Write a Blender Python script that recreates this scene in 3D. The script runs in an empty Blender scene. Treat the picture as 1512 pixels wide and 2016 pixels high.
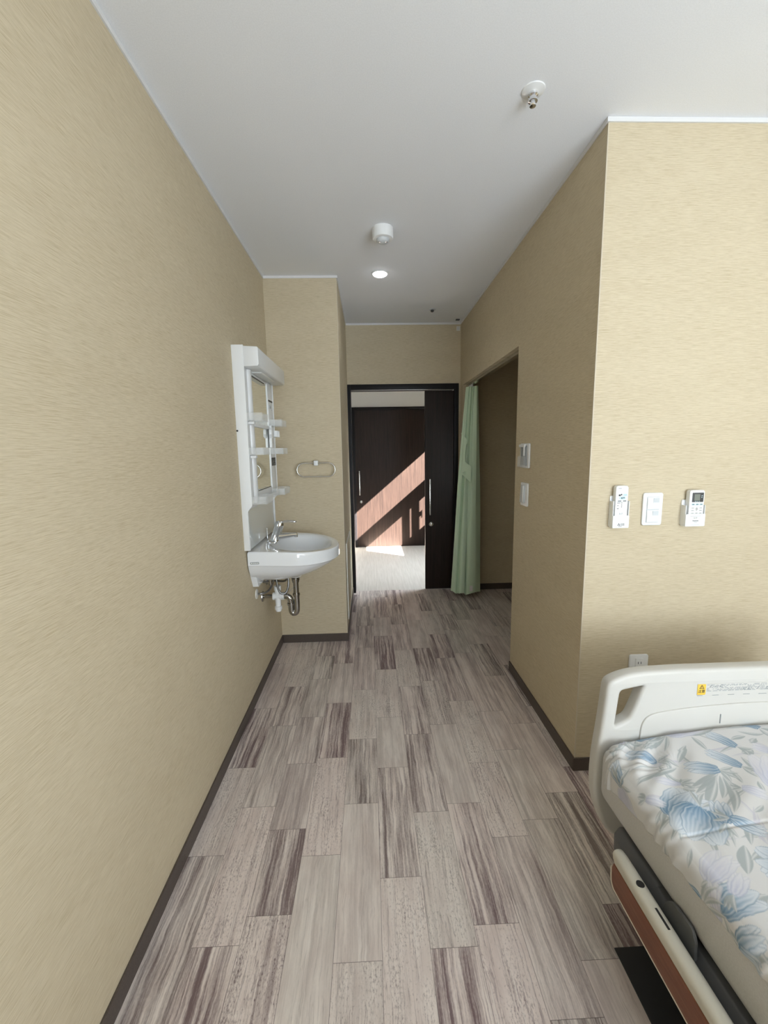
import bpy, bmesh, math, random
import numpy as np
from mathutils import Vector, Matrix

scene = bpy.context.scene
col = scene.collection
random.seed(7); np.random.seed(7)
PI = math.pi

# ------------------------------------------------------------ measurements (metres)
H = 2.6
XL, XC, XR = -0.689, -0.196, 0.8845       # left wall, column face, corridor wall
YA, YD, YR = 3.0485, 4.136, 1.6726        # alcove wall, door wall, bed-head wall
YO0, YO1, ZO = 2.545, 4.03, 2.02          # closet opening
YB = -1.6                                 # window wall behind the viewer
XB = 2.4                                  # wall beyond the bed
YH = 6.18                                 # far side of the hall
XW = 2.0                                  # hall end window

# ------------------------------------------------------------ camera
cam_d = bpy.data.cameras.new('camera'); cam = bpy.data.objects.new('camera', cam_d); col.objects.link(cam)
cam_d.sensor_fit = 'VERTICAL'; cam_d.sensor_height = 36; cam_d.sensor_width = 27
cam_d.lens = 830.1/2016*36
cam_d.clip_start = 0.02
r_ = Vector((0.99925386, -0.03451389, -0.01733535)); u_ = Vector((0.02218381, 0.14546643, 0.98911445)); f_ = Vector((0.03161647, 0.988761, -0.14612354))
M = Matrix((r_, u_, -f_)).transposed().to_4x4(); M.translation = Vector((0, 0, 1.4356))
cam.matrix_world = M
scene.camera = cam

# ------------------------------------------------------------ light and exposure
EXPOSURE = 0.0
vs = scene.view_settings
scene.display_settings.display_device = 'sRGB'
vs.view_transform = 'Standard'; vs.look = 'None'; vs.gamma = 1; vs.use_curve_mapping = False
vs.exposure = EXPOSURE
world = bpy.data.worlds.new('world'); scene.world = world; world.use_nodes = True
bg = world.node_tree.nodes['Background']; bg.inputs[0].default_value = (0.72, 0.85, 1.0, 1); bg.inputs[1].default_value = 1.6

def lamp(name, kind, loc, direction, energy, color, **kw):
    d = bpy.data.lights.new(name, kind); d.energy = energy; d.color = color
    for k, v in kw.items(): setattr(d, k, v)
    o = bpy.data.objects.new(name, d); col.objects.link(o); o.location = loc
    o.rotation_euler = Vector(direction).to_track_quat('-Z', 'Y').to_euler()
    return o
lamp('sun', 'SUN', (4, 3, 4), (-1, 0.685, -0.855), 190.0, (1.0, 0.92, 0.84), angle=0.006)
lamp('room_window_daylight', 'AREA', (1.40, YB + 0.03, 1.33), (-.05, 1, 0.30), 118, (0.82, 0.91, 1.0), shape='RECTANGLE', size=1.75, size_y=2.0)
lamp('hall_window_daylight', 'AREA', (XW - 0.03, 5.0, 1.85), (-1, 0, -1.1), 30, (0.80, 0.90, 1.0), shape='RECTANGLE', size=1.0, size_y=1.1, spread=1.5)

# ------------------------------------------------------------ materials
class NT:
    def __init__(s, name):
        s.m = bpy.data.materials.new(name); s.m.use_nodes = True
        s.t = s.m.node_tree; s.b = s.t.nodes['Principled BSDF']
    def n(s, typ, **kw):
        nd = s.t.nodes.new(typ)
        for k, v in kw.items(): setattr(nd, k, v)
        return nd
    def l(s, a, b): s.t.links.new(a, b)
    def math(s, op, a, b=None, c=None, clamp=False):
        nd = s.n('ShaderNodeMath', operation=op, use_clamp=clamp)
        for i, v in enumerate((a, b, c)):
            if v is None: continue
            if isinstance(v, (int, float)): nd.inputs[i].default_value = v
            else: s.l(v, nd.inputs[i])
        return nd.outputs[0]
    def mix(s, f, a, b, blend='MIX'):
        nd = s.n('ShaderNodeMix', data_type='RGBA', blend_type=blend)
        for sock, v in ((nd.inputs[0], f), (nd.inputs[6], a), (nd.inputs[7], b)):
            if isinstance(v, (int, float)): sock.default_value = v
            elif isinstance(v, tuple): sock.default_value = v if len(v) == 4 else (*v, 1)
            else: s.l(v, sock)
        return nd.outputs[2]
    def noise(s, vec, scale=1, detail=4, rough=.5, dist=0):
        nd = s.n('ShaderNodeTexNoise'); s.l(vec, nd.inputs['Vector'])
        nd.inputs['Scale'].default_value = scale; nd.inputs['Detail'].default_value = detail
        nd.inputs['Roughness'].default_value = rough; nd.inputs['Distortion'].default_value = dist
        return nd.outputs[0]
    def comb(s, x, y, z):
        nd = s.n('ShaderNodeCombineXYZ')
        for i, v in enumerate((x, y, z)):
            if isinstance(v, (int, float)): nd.inputs[i].default_value = v
            else: s.l(v, nd.inputs[i])
        return nd.outputs[0]
    def ramp(s, f, *stops):
        nd = s.n('ShaderNodeMapRange', clamp=True); s.l(f, nd.inputs[0])
        nd.inputs[1].default_value, nd.inputs[2].default_value = stops[0], stops[1]
        return nd.outputs[0]
    def pos(s):
        g = s.n('ShaderNodeNewGeometry'); sp = s.n('ShaderNodeSeparateXYZ'); s.l(g.outputs['Position'], sp.inputs[0])
        return sp.outputs
    def bump(s, h, strength, dist=.001):
        nd = s.n('ShaderNodeBump'); nd.inputs['Strength'].default_value = strength; nd.inputs['Distance'].default_value = dist
        s.l(h, nd.inputs['Height']); s.l(nd.outputs[0], s.b.inputs['Normal'])
    def base(s, v):
        if isinstance(v, tuple): s.b.inputs['Base Color'].default_value = (*v, 1)
        else: s.l(v, s.b.inputs['Base Color'])

def plain(name, rgb, rough=.5, metal=0, spec=.5, alpha=1, coat=0, grain=0.0, emit=None):
    t = NT(name); b = t.b
    b.inputs['Roughness'].default_value = rough; b.inputs['Metallic'].default_value = metal
    b.inputs['Specular IOR Level'].default_value = spec; b.inputs['Alpha'].default_value = alpha
    b.inputs['Coat Weight'].default_value = coat
    if grain:
        g = t.n('ShaderNodeNewGeometry'); nz = t.noise(g.outputs['Position'], 260, 3)
        k = t.ramp(nz, .3, .7)
        t.base(t.mix(k, tuple(c*(1-grain) for c in rgb), tuple(min(1, c*(1+grain)) for c in rgb)))
    else: t.base(rgb)
    if emit:
        b.inputs['Emission Color'].default_value = (*emit[0], 1); b.inputs['Emission Strength'].default_value = emit[1]
    return t.m

def wallpaper():
    t = NT('woven_wallpaper'); x, y, z = t.pos()
    u = t.math('ADD', x, t.math('MULTIPLY', y, 1.0))
    n1 = t.noise(t.comb(t.math('MULTIPLY', u, 13), t.math('MULTIPLY', z, 760), 0), 1, 3, .6)
    n2 = t.noise(t.comb(t.math('MULTIPLY', u, 30), t.math('MULTIPLY', z, 380), 3), 1, 3, .6)
    n3 = t.noise(t.comb(t.math('MULTIPLY', u, 2.2), t.math('MULTIPLY', z, 9), 7), 1, 2)
    k = t.math('ADD', t.math('MULTIPLY', n1, .62), t.math('ADD', t.math('MULTIPLY', n2, .38), t.math('MULTIPLY', t.math('SUBTRACT', n3, .5), .10)))
    f = t.ramp(k, .34, .56)
    t.base(t.mix(f, WALL_D, WALL_L))
    t.b.inputs['Roughness'].default_value = .75; t.b.inputs['Specular IOR Level'].default_value = .2
    t.bump(k, .35, .0012)
    return t.m
WALL_D, WALL_L = (.475, .390, .255), (.640, .555, .400)

def wood(name, dark, light, rough, sx=55, sz=2.2, horiz=False):
    t = NT(name); x, y, z = t.pos()
    if horiz: v = t.comb(t.math('MULTIPLY', z, sx), t.math('MULTIPLY', y, sz), t.math('MULTIPLY', x, sx))
    else: v = t.comb(t.math('MULTIPLY', x, sx), t.math('MULTIPLY', z, sz), t.math('MULTIPLY', y, sx))
    n1 = t.noise(v, 1, 6, .62, .35); n2 = t.noise(v, 5, 3, .6)
    k = t.math('ADD', t.math('MULTIPLY', n1, .7), t.math('MULTIPLY', n2, .3))
    t.base(t.mix(t.ramp(k, .32, .68), dark, light))
    t.b.inputs['Roughness'].default_value = rough; t.b.inputs['Specular IOR Level'].default_value = .22
    t.bump(k, .15, .0006)
    return t.m

def floor_mat():
    t = NT('vinyl_stone_planks')
    at = t.n('ShaderNodeVertexColor', layer_name='plank'); sp = t.n('ShaderNodeSeparateColor'); t.l(at.outputs[0], sp.inputs[0])
    seed, kind, tone = sp.outputs
    uv = t.n('ShaderNodeUVMap', uv_map='along'); su = t.n('ShaderNodeSeparateXYZ'); t.l(uv.outputs[0], su.inputs[0])
    uv2 = t.n('ShaderNodeUVMap', uv_map='edge'); se = t.n('ShaderNodeSeparateXYZ'); t.l(uv2.outputs[0], se.inputs[0])
    u = t.math('ADD', su.outputs[0], t.math('MULTIPLY', seed, 17.3)); v = t.math('ADD', su.outputs[1], t.math('MULTIPLY', seed, 41.7))
    wob = t.noise(t.comb(t.math('MULTIPLY', u, 10), t.math('MULTIPLY', v, 6), 0), 1, 5, .62)
    uw = t.math('ADD', u, t.math('MULTIPLY', t.math('SUBTRACT', wob, .5), .022))
    band = t.noise(t.comb(t.math('MULTIPLY', uw, 26), t.math('MULTIPLY', v, .9), 1), 1, 2, .5)
    vein = t.noise(t.comb(t.math('MULTIPLY', uw, 95), t.math('MULTIPLY', v, 2.6), 4), 1, 5, .66, .3)
    fine = t.noise(t.comb(t.math('MULTIPLY', uw, 260), t.math('MULTIPLY', v, 9), 9), 1, 3, .6)
    pit = t.noise(t.comb(t.math('MULTIPLY', u, 210), t.math('MULTIPLY', v, 95), 2), 1, 6, .68)
    cloud = t.noise(t.comb(t.math('MULTIPLY', u, 22), t.math('MULTIPLY', v, 6), 5), 1, 3)
    # streak strength from plank kind: 0 calm, .45 streaky ; pits > .5
    isP = t.math('GREATER_THAN', kind, .5)
    kk = t.math('MULTIPLY', kind, 2.2)
    streak = t.math('ADD', t.math('MULTIPLY', band, .36), t.math('ADD', t.math('MULTIPLY', vein, .40), t.math('ADD', t.math('MULTIPLY', fine, .14), t.math('MULTIPLY', pit, .10))))
    amt = t.math('ADD', .42, t.math('MULTIPLY', kk, 1.55))
    sv = t.math('MULTIPLY', t.math('SUBTRACT', .535, streak), t.math('MULTIPLY', amt, 5.0))
    sv = t.math('ADD', sv, t.math('ADD', .08, t.math('MULTIPLY', kk, .10)), clamp=True)
    pv = t.math('MULTIPLY', t.math('SUBTRACT', .455, t.math('ADD', t.math('MULTIPLY', pit, .70), t.math('MULTIPLY', cloud, .26))), 9.0, clamp=True)
    pv = t.math('ADD', t.math('MULTIPLY', pv, .62), t.math('MULTIPLY', t.ramp(streak, .52, .40), t.math('SUBTRACT', t.math('MULTIPLY', kind, 2.0), .95)), clamp=True)
    d = t.math('ADD', t.math('MULTIPLY', sv, t.math('SUBTRACT', 1, isP)), t.math('MULTIPLY', pv, isP), clamp=True)
    lightc = t.mix(tone, (.785, .685, .630), (.755, .685, .625))
    darkc = t.mix(tone, (.205, .140, .145), (.215, .175, .160))
    c = t.mix(d, lightc, darkc)
    ln = t.noise(t.comb(t.math('MULTIPLY', uw, 48), t.math('MULTIPLY', v, 1.7), 13), 1, 4, .6)
    ln = t.ramp(t.math('ABSOLUTE', t.math('SUBTRACT', ln, .5)), .016, .002)
    c = t.mix(t.math('MULTIPLY', ln, t.math('ADD', .22, t.math('MULTIPLY', kk, .22))), c, darkc)
    hi = t.ramp(vein, .57, .70)
    c = t.mix(t.math('MULTIPLY', hi, .55), c, (.80, .75, .70))
    c = t.mix(t.math('MULTIPLY', t.math('MULTIPLY', t.ramp(pit, .60, .68), isP), .7), c, (.80, .76, .71))
    c = t.mix(t.ramp(cloud, .40, .68), c, t.mix(1.0, c, (.86, .83, .83), 'MULTIPLY'))
    eu = t.math('MINIMUM', su.outputs[0], t.math('SUBTRACT', .14, su.outputs[0]))
    e = t.math('MINIMUM', eu, t.math('MINIMUM', se.outputs[0], se.outputs[1]))
    gap = t.ramp(e, .0011, .0003)
    c = t.mix(t.math('MULTIPLY', gap, .72), c, (.07, .05, .045))
    t.base(c)
    t.b.inputs['Roughness'].default_value = .34; t.b.inputs['Specular IOR Level'].default_value = .35
    t.bump(t.math('SUBTRACT', 1, t.math('ADD', t.math('MULTIPLY', d, .3), gap)), .12, .0006)
    return t.m

def hall_floor_mat():
    t = NT('pale_hall_vinyl'); x, y, z = t.pos()
    n = t.noise(t.comb(t.math('MULTIPLY', x, 60), t.math('MULTIPLY', y, 3), 0), 1, 5, .6)
    t.base(t.mix(t.ramp(n, .35, .65), (.56, .52, .46), (.66, .62, .56)))
    t.b.inputs['Roughness'].default_value = .4
    return t.m

def curtain_mat():
    t = NT('pale_green_curtain_cloth'); x, y, z = t.pos()
    n = t.noise(t.comb(t.math('MULTIPLY', x, 900), t.math('MULTIPLY', y, 900), t.math('MULTIPLY', z, 400)), 1, 2)
    t.base(t.mix(n, (.63, .79, .58), (.73, .88, .68)))
    t.b.inputs['Roughness'].default_value = .85; t.b.inputs['Specular IOR Level'].default_value = .15
    pass
    return t.m

def sheet_mat():
    t = NT('floral_cotton'); a = t.n('ShaderNodeVertexColor', layer_name='print'); g = t.n('ShaderNodeNewGeometry')
    n = t.noise(g.outputs['Position'], 900, 2); t.base(a.outputs[0])
    t.b.inputs['Roughness'].default_value = .85; t.b.inputs['Specular IOR Level'].default_value = .15
    t.bump(n, .12, .0005)
    return t.m

def speckle(name, rgb, rough):
    t = NT(name); g = t.n('ShaderNodeNewGeometry'); n = t.noise(g.outputs['Position'], 420, 3)
    t.base(tuple(rgb)); t.b.inputs['Roughness'].default_value = rough; t.bump(n, .25, .0005)
    return t.m

MAT = dict(
    wall=wallpaper(), floor=floor_mat(), hall_floor=hall_floor_mat(), curtain=curtain_mat(), sheet=sheet_mat(),
    ceiling=plain('ceiling_paper', (.84, .855, .885), .85, spec=.2, grain=.03),
    hall_wall=plain('hall_white_paper', (.74, .74, .72), .8, spec=.2, grain=.02),
    trim=plain('white_moulding', (.74, .74, .74), .45),
    base=plain('dark_brown_vinyl_skirting', (.085, .066, .055), .45, grain=.2),
    door=wood('dark_walnut_laminate', (.012, .0080, .0070), (.031, .0197, .0158), .42),
    frame=plain('dark_frame_laminate', (.012, .011, .012), .45, spec=.2, grain=.15),
    white=plain('white_plastic', (.82, .83, .83), .35), offwhite=plain('warm_white_plastic', (.80, .79, .75), .38),
    whitesat=plain('white_resin', (.78, .79, .79), .3, coat=.2), gloss=plain('glossy_white_panel', (.62, .65, .64), .06, coat=1.0), bead=plain('beige_corner_bead', (.60, .53, .41), .5),
    ceramic=plain('white_glazed_ceramic', (.84, .86, .88), .08, coat=.5),
    chrome=plain('polished_chrome', (.80, .81, .83), .09, 1), steel=plain('brushed_steel', (.66, .65, .62), .25, 1),
    dark_chrome=plain('nickel_pipe', (.40, .39, .37), .14, 1), braid=plain('braided_hose_steel', (.26, .26, .26), .35, .9, grain=.35),
    mirror=plain('mirror_silver', (.88, .90, .87), .01, 1), black=plain('black_plastic', (.012, .012, .014), .4),
    darkgrey=plain('dark_grey_plastic', (.065, .067, .068), .5), midgrey=plain('grey_painted_steel', (.10, .10, .102), .5),
    clear=plain('frosted_clear_plastic', (.86, .88, .88), .12, alpha=.27), glass=plain('clear_cover', (.8, .82, .82), .08, alpha=.28),
    ink=plain('dark_print', (.03, .035, .04), .5), greyink=plain('grey_print', (.30, .32, .33), .5), paleink=plain('pale_key', (.60, .63, .65), .5),
    blueink=plain('pale_blue_key', (.52, .68, .72), .5), lcd=plain('lcd_glass', (.22, .24, .21), .2),
    yellow=plain('yellow_sticker', (.80, .52, .06), .5), paper=plain('white_sticker', (.80, .80, .77), .55),
    stopgrey=plain('dark_grey_resin', (.105, .105, .102), .55),
    bed=speckle('ivory_bed_resin', (.60, .585, .545), .42), rail=speckle('beige_rail_resin', (.60, .57, .48), .45),
    brownwood=wood('reddish_brown_panel', (.17, .062, .036), (.25, .105, .062), .45, 90, 9, True),
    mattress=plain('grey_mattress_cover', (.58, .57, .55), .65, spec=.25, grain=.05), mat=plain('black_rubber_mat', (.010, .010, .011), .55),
    panel_edge=plain('cream_edge_band', (.62, .56, .46), .5),
    led=plain('led_diffuser', (1, 1, 1), .4, emit=((.93, .97, 1.0), 14)),
)

# ------------------------------------------------------------ geometry helpers
class MB:
    def __init__(s): s.bm = bmesh.new()
    def box(s, x0, x1, y0, y1, z0, z1, bev=0, seg=2):
        vs_ = [s.bm.verts.new(p) for p in ((x0,y0,z0),(x1,y0,z0),(x1,y1,z0),(x0,y1,z0),(x0,y0,z1),(x1,y0,z1),(x1,y1,z1),(x0,y1,z1))]
        fs = [s.bm.faces.new([vs_[i] for i in f]) for f in ((0,3,2,1),(4,5,6,7),(0,1,5,4),(1,2,6,5),(2,3,7,6),(3,0,4,7))]
        if bev:
            es = list({e for f in fs for e in f.edges})
            bmesh.ops.bevel(s.bm, geom=es, offset=bev, segments=seg, profile=.5, affect='EDGES')
        return s
    def prism(s, poly, axis, d0, d1, bev=0, seg=2, caps_only=False):
        """poly: 2-D points in the two other axes (order x,y,z without axis)"""
        def P(a, b, d):
            q = [a, b]; q.insert(axis, d); return q
        A = [s.bm.verts.new(P(a, b, d0)) for a, b in poly]; B = [s.bm.verts.new(P(a, b, d1)) for a, b in poly]
        n = len(poly); fs = [s.bm.faces.new(A), s.bm.faces.new(B[::-1])]
        for i in range(n): fs.append(s.bm.faces.new((A[i], B[i], B[(i+1) % n], A[(i+1) % n])))
        bmesh.ops.recalc_face_normals(s.bm, faces=fs)
        if bev:
            es = list({e for f in fs[:2] for e in f.edges}) + ([] if caps_only else [e for f in fs[2:] for e in f.edges if e not in fs[0].edges and e not in fs[1].edges])
            bmesh.ops.bevel(s.bm, geom=list(set(es)), offset=bev, segments=seg, profile=.5, affect='EDGES')
        return s
    def rings(s, rings, cap0=True, cap1=True, closed=True):
        R = [[s.bm.verts.new(p) for p in r] for r in rings]; fs = []
        n = len(R[0])
        for a, b in zip(R, R[1:]):
            for i in range(n if closed else n-1):
                fs.append(s.bm.faces.new((a[i], a[(i+1) % n], b[(i+1) % n], b[i])))
        if cap0: fs.append(s.bm.faces.new(R[0][::-1]))
        if cap1: fs.append(s.bm.faces.new(R[-1]))
        bmesh.ops.recalc_face_normals(s.bm, faces=fs)
        return s
    def tube(s, path, r, n=14, smooth=0):
        P = [Vector(p) for p in path]
        for _ in range(smooth):
            Q = [P[0]]
            for a, b in zip(P, P[1:]): Q += [a*.75+b*.25, a*.25+b*.75]
            P = Q + [P[-1]]
        rr = r if isinstance(r, (list, tuple)) else [r]*len(P)
        rg = []; up = None
        for i, p in enumerate(P):
            t = (P[min(i+1, len(P)-1)] - P[max(i-1, 0)]).normalized()
            if up is None:
                up = t.orthogonal().normalized()
            up = (up - t*up.dot(t)).normalized(); w = t.cross(up)
            rg.append([p + (up*math.cos(2*PI*k/n) + w*math.sin(2*PI*k/n))*rr[i] for k in range(n)])
        return s.rings(rg)
    def lathe(s, prof, c, axis=(0, 0, 1), n=32):
        """prof: (radius, height along axis)"""
        ax = Vector(axis).normalized(); a = ax.orthogonal().normalized(); b = ax.cross(a); c = Vector(c)
        return s.rings([[c + ax*h + (a*math.cos(2*PI*k/n) + b*math.sin(2*PI*k/n))*max(r, 1e-4) for k in range(n)] for r, h in prof])
    def rbox(s, x0, x1, y0, y1, z0, z1, axis, r, bev=.002, n=5):
        """plate with rounded corners seen along axis"""
        lims = [(x0, x1), (y0, y1), (z0, z1)]; o = [i for i in range(3) if i != axis]
        (a0, a1), (b0, b1) = lims[o[0]], lims[o[1]]; poly = []
        for cx, cy, st in ((a1-r, b1-r, 0), (a0+r, b1-r, 90), (a0+r, b0+r, 180), (a1-r, b0+r, 270)):
            for k in range(n+1):
                an = math.radians(st + 90*k/n); poly.append((cx + r*math.cos(an), cy + r*math.sin(an)))
        return s.prism(poly, axis, *lims[axis], bev=min(bev, r*.3), caps_only=True)

def origin_of(o):
    v = Vector((0, 0, 0))
    while o is not None: v = v + o.location; o = o.parent
    return v
def obj(name, mb, mat, parent=None, loc=None, smooth=True, label=None):
    bm = mb.bm if isinstance(mb, MB) else mb
    me = bpy.data.meshes.new(name)
    L = origin_of(parent) if parent else Vector(loc if loc else (0, 0, 0))
    if parent is None and loc is None:
        bb = np.array([v.co for v in bm.verts]); L = Vector(((bb[:,0].min()+bb[:,0].max())/2, (bb[:,1].min()+bb[:,1].max())/2, bb[:,2].min()))
    bmesh.ops.translate(bm, verts=bm.verts, vec=-L)
    bm.to_mesh(me); bm.free()
    me.materials.append(MAT[mat] if isinstance(mat, str) else mat)
    if smooth:
        for p in me.polygons: p.use_smooth = True
        me.set_sharp_from_angle(angle=math.radians(38))
    o = bpy.data.objects.new(name, me); col.objects.link(o)
    if parent: o.parent = parent
    else: o.location = L
    if label: o['label'] = label
    return o
def struct(name, mb, mat, **k):
    o = obj(name, mb, mat, smooth=False, **k)
    if 'parent' not in k: o['kind'] = 'structure'
    return o
def tag(o, label, cat, group=None):
    o['label'] = label; o['category'] = cat
    if group: o['group'] = group
    return o
def thing(name, loc, label, cat, group=None):
    o = bpy.data.objects.new(name, None); o.empty_display_size = .05; col.objects.link(o); o.location = loc
    return tag(o, label, cat, group)
def curve_plate(name, splines, y, depth, bev, mat, parent):
    """filled outline (x,z) with holes, standing in the XZ plane, centred at y"""
    cu = bpy.data.curves.new(name, 'CURVE'); cu.dimensions = '2D'; cu.fill_mode = 'BOTH'
    cu.extrude = depth/2 - bev; cu.bevel_depth = bev; cu.bevel_resolution = 3; cu.offset = -bev
    for pts in splines:
        sp = cu.splines.new('POLY'); sp.points.add(len(pts)-1); sp.use_cyclic_u = True
        for q, (a, b) in zip(sp.points, pts): q.co = (a, b, 0, 1)
    tmp = bpy.data.objects.new('tmp', cu); col.objects.link(tmp)
    dg = bpy.context.evaluated_depsgraph_get(); me = bpy.data.meshes.new_from_object(tmp.evaluated_get(dg))
    bpy.data.objects.remove(tmp)
    bm = bmesh.new(); bm.from_mesh(me); bmesh.ops.remove_doubles(bm, verts=bm.verts, dist=1e-5)
    for v in bm.verts: v.co = Vector((v.co.x, y - v.co.z, v.co.y))
    bmesh.ops.recalc_face_normals(bm, faces=bm.faces)
    return obj(name, bm, mat, parent)
def text_bm(s, size, M4, align='CENTER', depth=.0003):
    cu = bpy.data.curves.new('t', 'FONT'); cu.body = s; cu.size = size; cu.align_x = align; cu.align_y = 'CENTER'; cu.extrude = depth; cu.resolution_u = 3
    tmp = bpy.data.objects.new('tmp', cu); col.objects.link(tmp)
    dg = bpy.context.evaluated_depsgraph_get(); me = bpy.data.meshes.new_from_object(tmp.evaluated_get(dg))
    bpy.data.objects.remove(tmp)
    bm = bmesh.new(); bm.from_mesh(me); bm.transform(M4)
    return bm
def face_minus_y(x, y, z): return Matrix.Translation((x, y, z)) @ Matrix.Rotation(PI/2, 4, 'X')
def join_bm(a, b):
    me = bpy.data.meshes.new('j'); b.to_mesh(me); a.from_mesh(me); b.free(); bpy.data.meshes.remove(me)
def rnd_corners(pts, radii, n=5):
    out = []
    N = len(pts)
    for i, p in enumerate(pts):
        r = radii[i] if isinstance(radii, (list, tuple)) else radii
        p = Vector(p); a = Vector(pts[i-1]); b = Vector(pts[(i+1) % N])
        if r <= 0: out.append(tuple(p)); continue
        da, db = (a-p), (b-p); ra = min(r, da.length*.48); rb = min(r, db.length*.48)
        A = p + da.normalized()*ra; B = p + db.normalized()*rb
        for k in range(n+1):
            t = k/n; out.append(tuple(A*(1-t)**2 + p*2*t*(1-t) + B*t*t))
    return out

TULIP=[(1.019,1.027,0.967,1.095,0.45,0),(1.062,1.094,1.026,1.161,0.5,0),(0.954,1.027,0.874,1.052,0.55,0),(0.75,0.906,0.839,0.966,1,0),(0.822,0.923,0.754,0.846,1.05,0),(0.844,0.872,0.875,0.937,0.6,0),(0.861,0.881,0.912,0.832,0.5,0),(1.196,1.159,1.161,1.242,0.5,0),(0.83,1.004,0.768,1.025,0.4,1),(0.96,0.958,1.004,0.927,0.7,1),(1.135,1.063,1.104,1.092,0.9,1),(0.913,1.175,1.049,1.22,0.6,1),(0.825,1.094,0.754,1.125,0.5,0),(0.69,1.058,0.711,1.128,0.6,0),(0.82,1.18,0.904,1.215,0.6,0),(0.96,1.22,1.052,1.242,0.5,0),(0.696,0.716,0.789,0.721,0.75,0),(0.741,0.726,0.789,0.763,0.6,1),(0.679,0.673,0.735,0.648,0.7,0),(0.679,0.669,0.69,0.618,0.5,0),(0.716,0.765,0.796,0.803,0.6,1),(0.673,0.72,0.73,0.758,0.5,1),(0.721,0.978,0.754,0.944,0.5,1),(1.095,1.269,1.109,1.233,0.5,0)]
LEAF=[(0.803,1.132,0.917,1.201,0.018,0),(0.813,1.131,0.916,1.18,0.018,0),(1.107,1.179,1.114,1.244,0.014,0),(1.009,1.206,1.081,1.191,0.014,0),(0.929,1.149,1.053,1.193,0.02,1),(0.974,1.151,0.977,1.094,0.016,0),(0.874,1.073,0.935,1.12,0.016,0),(0.847,1.101,0.871,1.061,0.012,0),(1.068,1.117,1.126,1.128,0.014,0),(1.117,1.153,1.192,1.134,0.012,0),(1.108,1.101,1.148,1.117,0.012,0),(1.044,1.059,1.047,0.983,0.014,0),(1.055,1.068,1.094,1.074,0.02,0),(0.954,1.027,0.952,0.98,0.014,0),(0.948,1.019,0.834,0.979,0.02,0),(0.935,1.008,0.838,0.961,0.018,0),(0.926,1.001,0.835,0.919,0.022,0),(0.941,1.008,0.89,0.937,0.018,0),(0.947,1.007,0.88,0.891,0.02,0),(0.982,1.025,0.975,0.971,0.012,0),(0.844,1.021,0.828,0.987,0.014,0),(0.822,0.987,0.847,0.971,0.016,0),(0.727,1.035,0.864,1.061,0.015,0),(0.72,1.02,0.809,1.047,0.014,0),(0.829,0.887,0.823,0.836,0.02,0),(1.016,0.973,1.004,0.938,0.012,0),(0.926,0.888,0.968,0.906,0.01,0),(1.246,1.242,1.299,1.234,0.014,0),(1.251,1.248,1.337,1.278,0.01,0),(0.71,0.906,0.749,0.937,0.014,0),(0.815,0.881,0.809,0.819,0.025,0),(0.841,0.818,0.795,0.757,0.025,0),(0.828,0.785,0.88,0.799,0.015,0),(0.694,0.811,0.735,0.835,0.01,0),(0.692,0.773,0.731,0.756,0.014,0),(0.675,0.72,0.715,0.737,0.02,0),(0.671,0.702,0.687,0.681,0.014,0),(0.664,0.693,0.684,0.677,0.012,0),(0.895,0.87,0.855,0.814,0.015,0),(0.759,0.702,0.798,0.714,0.02,0),(0.929,0.871,0.888,0.807,0.02,1),(0.7,0.656,0.711,0.623,0.02,0)]
PTYPE=[(-0.7,1.15,0.0),(-0.49,1.22,2.0),(-0.33,1.26,1.0),(-0.22,1.04,0.0),(-0.35,1.01,2.5),(-0.46,0.96,1.0),(-0.07,1.22,0.0),(-0.08,0.93,2.0),(0.09,1.44,1.0),(0.06,1.05,2.0),(0.23,1.22,2.0),(0.36,1.27,1.0),(0.26,0.92,1.0),(0.36,0.95,2.0),(0.49,1.1,0.5),(0.64,1.17,0.5),(-0.25,1.53,2.0),(-0.4,1.67,0.3),(-0.64,1.53,2.0),(-0.49,1.77,0.6),(-0.68,2.03,1.3),(-0.18,2.04,1.3),(-0.07,1.71,0.8),(0.08,1.91,0.0),(0.25,1.69,0.8),(0.35,1.75,0.0),(0.26,2.14,0.9),(0.52,1.96,2.0),(0.52,1.57,2.5),(0.71,1.64,2.5),(0.82,1.73,0.1),(0.73,1.34,1.3),(0.08,2.3,2.0),(-0.07,2.63,0.3),(-0.24,2.46,0.1),(-0.08,2.12,2.0),(0.03,2.84,1.2),(-0.44,2.62,0.9),(-0.63,2.57,0.2),(-0.52,2.69,2.0),(-0.49,1.68,0.6),(-0.52,2.24,0.9),(-0.41,3.07,0.6),(-0.07,3.14,0.7),(0.09,3.32,0.2),(0.26,3.11,0.6),(0.34,3.15,0.1),(0.35,2.64,1.2),(0.25,2.64,2.0),(0.53,3.34,2.0),(0.49,2.84,1.0),(0.47,2.38,0.7),(0.61,2.43,0.3),(0.73,2.75,1.2),(0.76,3.12,0.1),(0.92,3.36,0.1)]
JOINTS={-5:[1.342,1.768,2.219,2.722],-4:[1.056,1.546,2.06,2.432,2.924],-3:[1.133,1.436,2.124,2.51,2.812],-2:[1.324,1.809,2.245,2.701],-1:[0.999,1.541,1.932,2.372,2.923,3.312,3.746],0:[1.232,1.732,2.098,2.602,3.109,3.477,3.979],1:[1.021,1.487,1.953,2.392,2.864,3.321,3.775],2:[1.076,1.521,2.022,2.447,2.886,3.395,3.816],3:[0.853,1.363,1.74,2.225,2.731,3.11,3.594],4:[1.43,1.816,2.119,2.796,3.181,3.498],5:[1.115,1.553,2.006,2.48,2.921,3.374],6:[2.608,3.049,3.593]}
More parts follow.
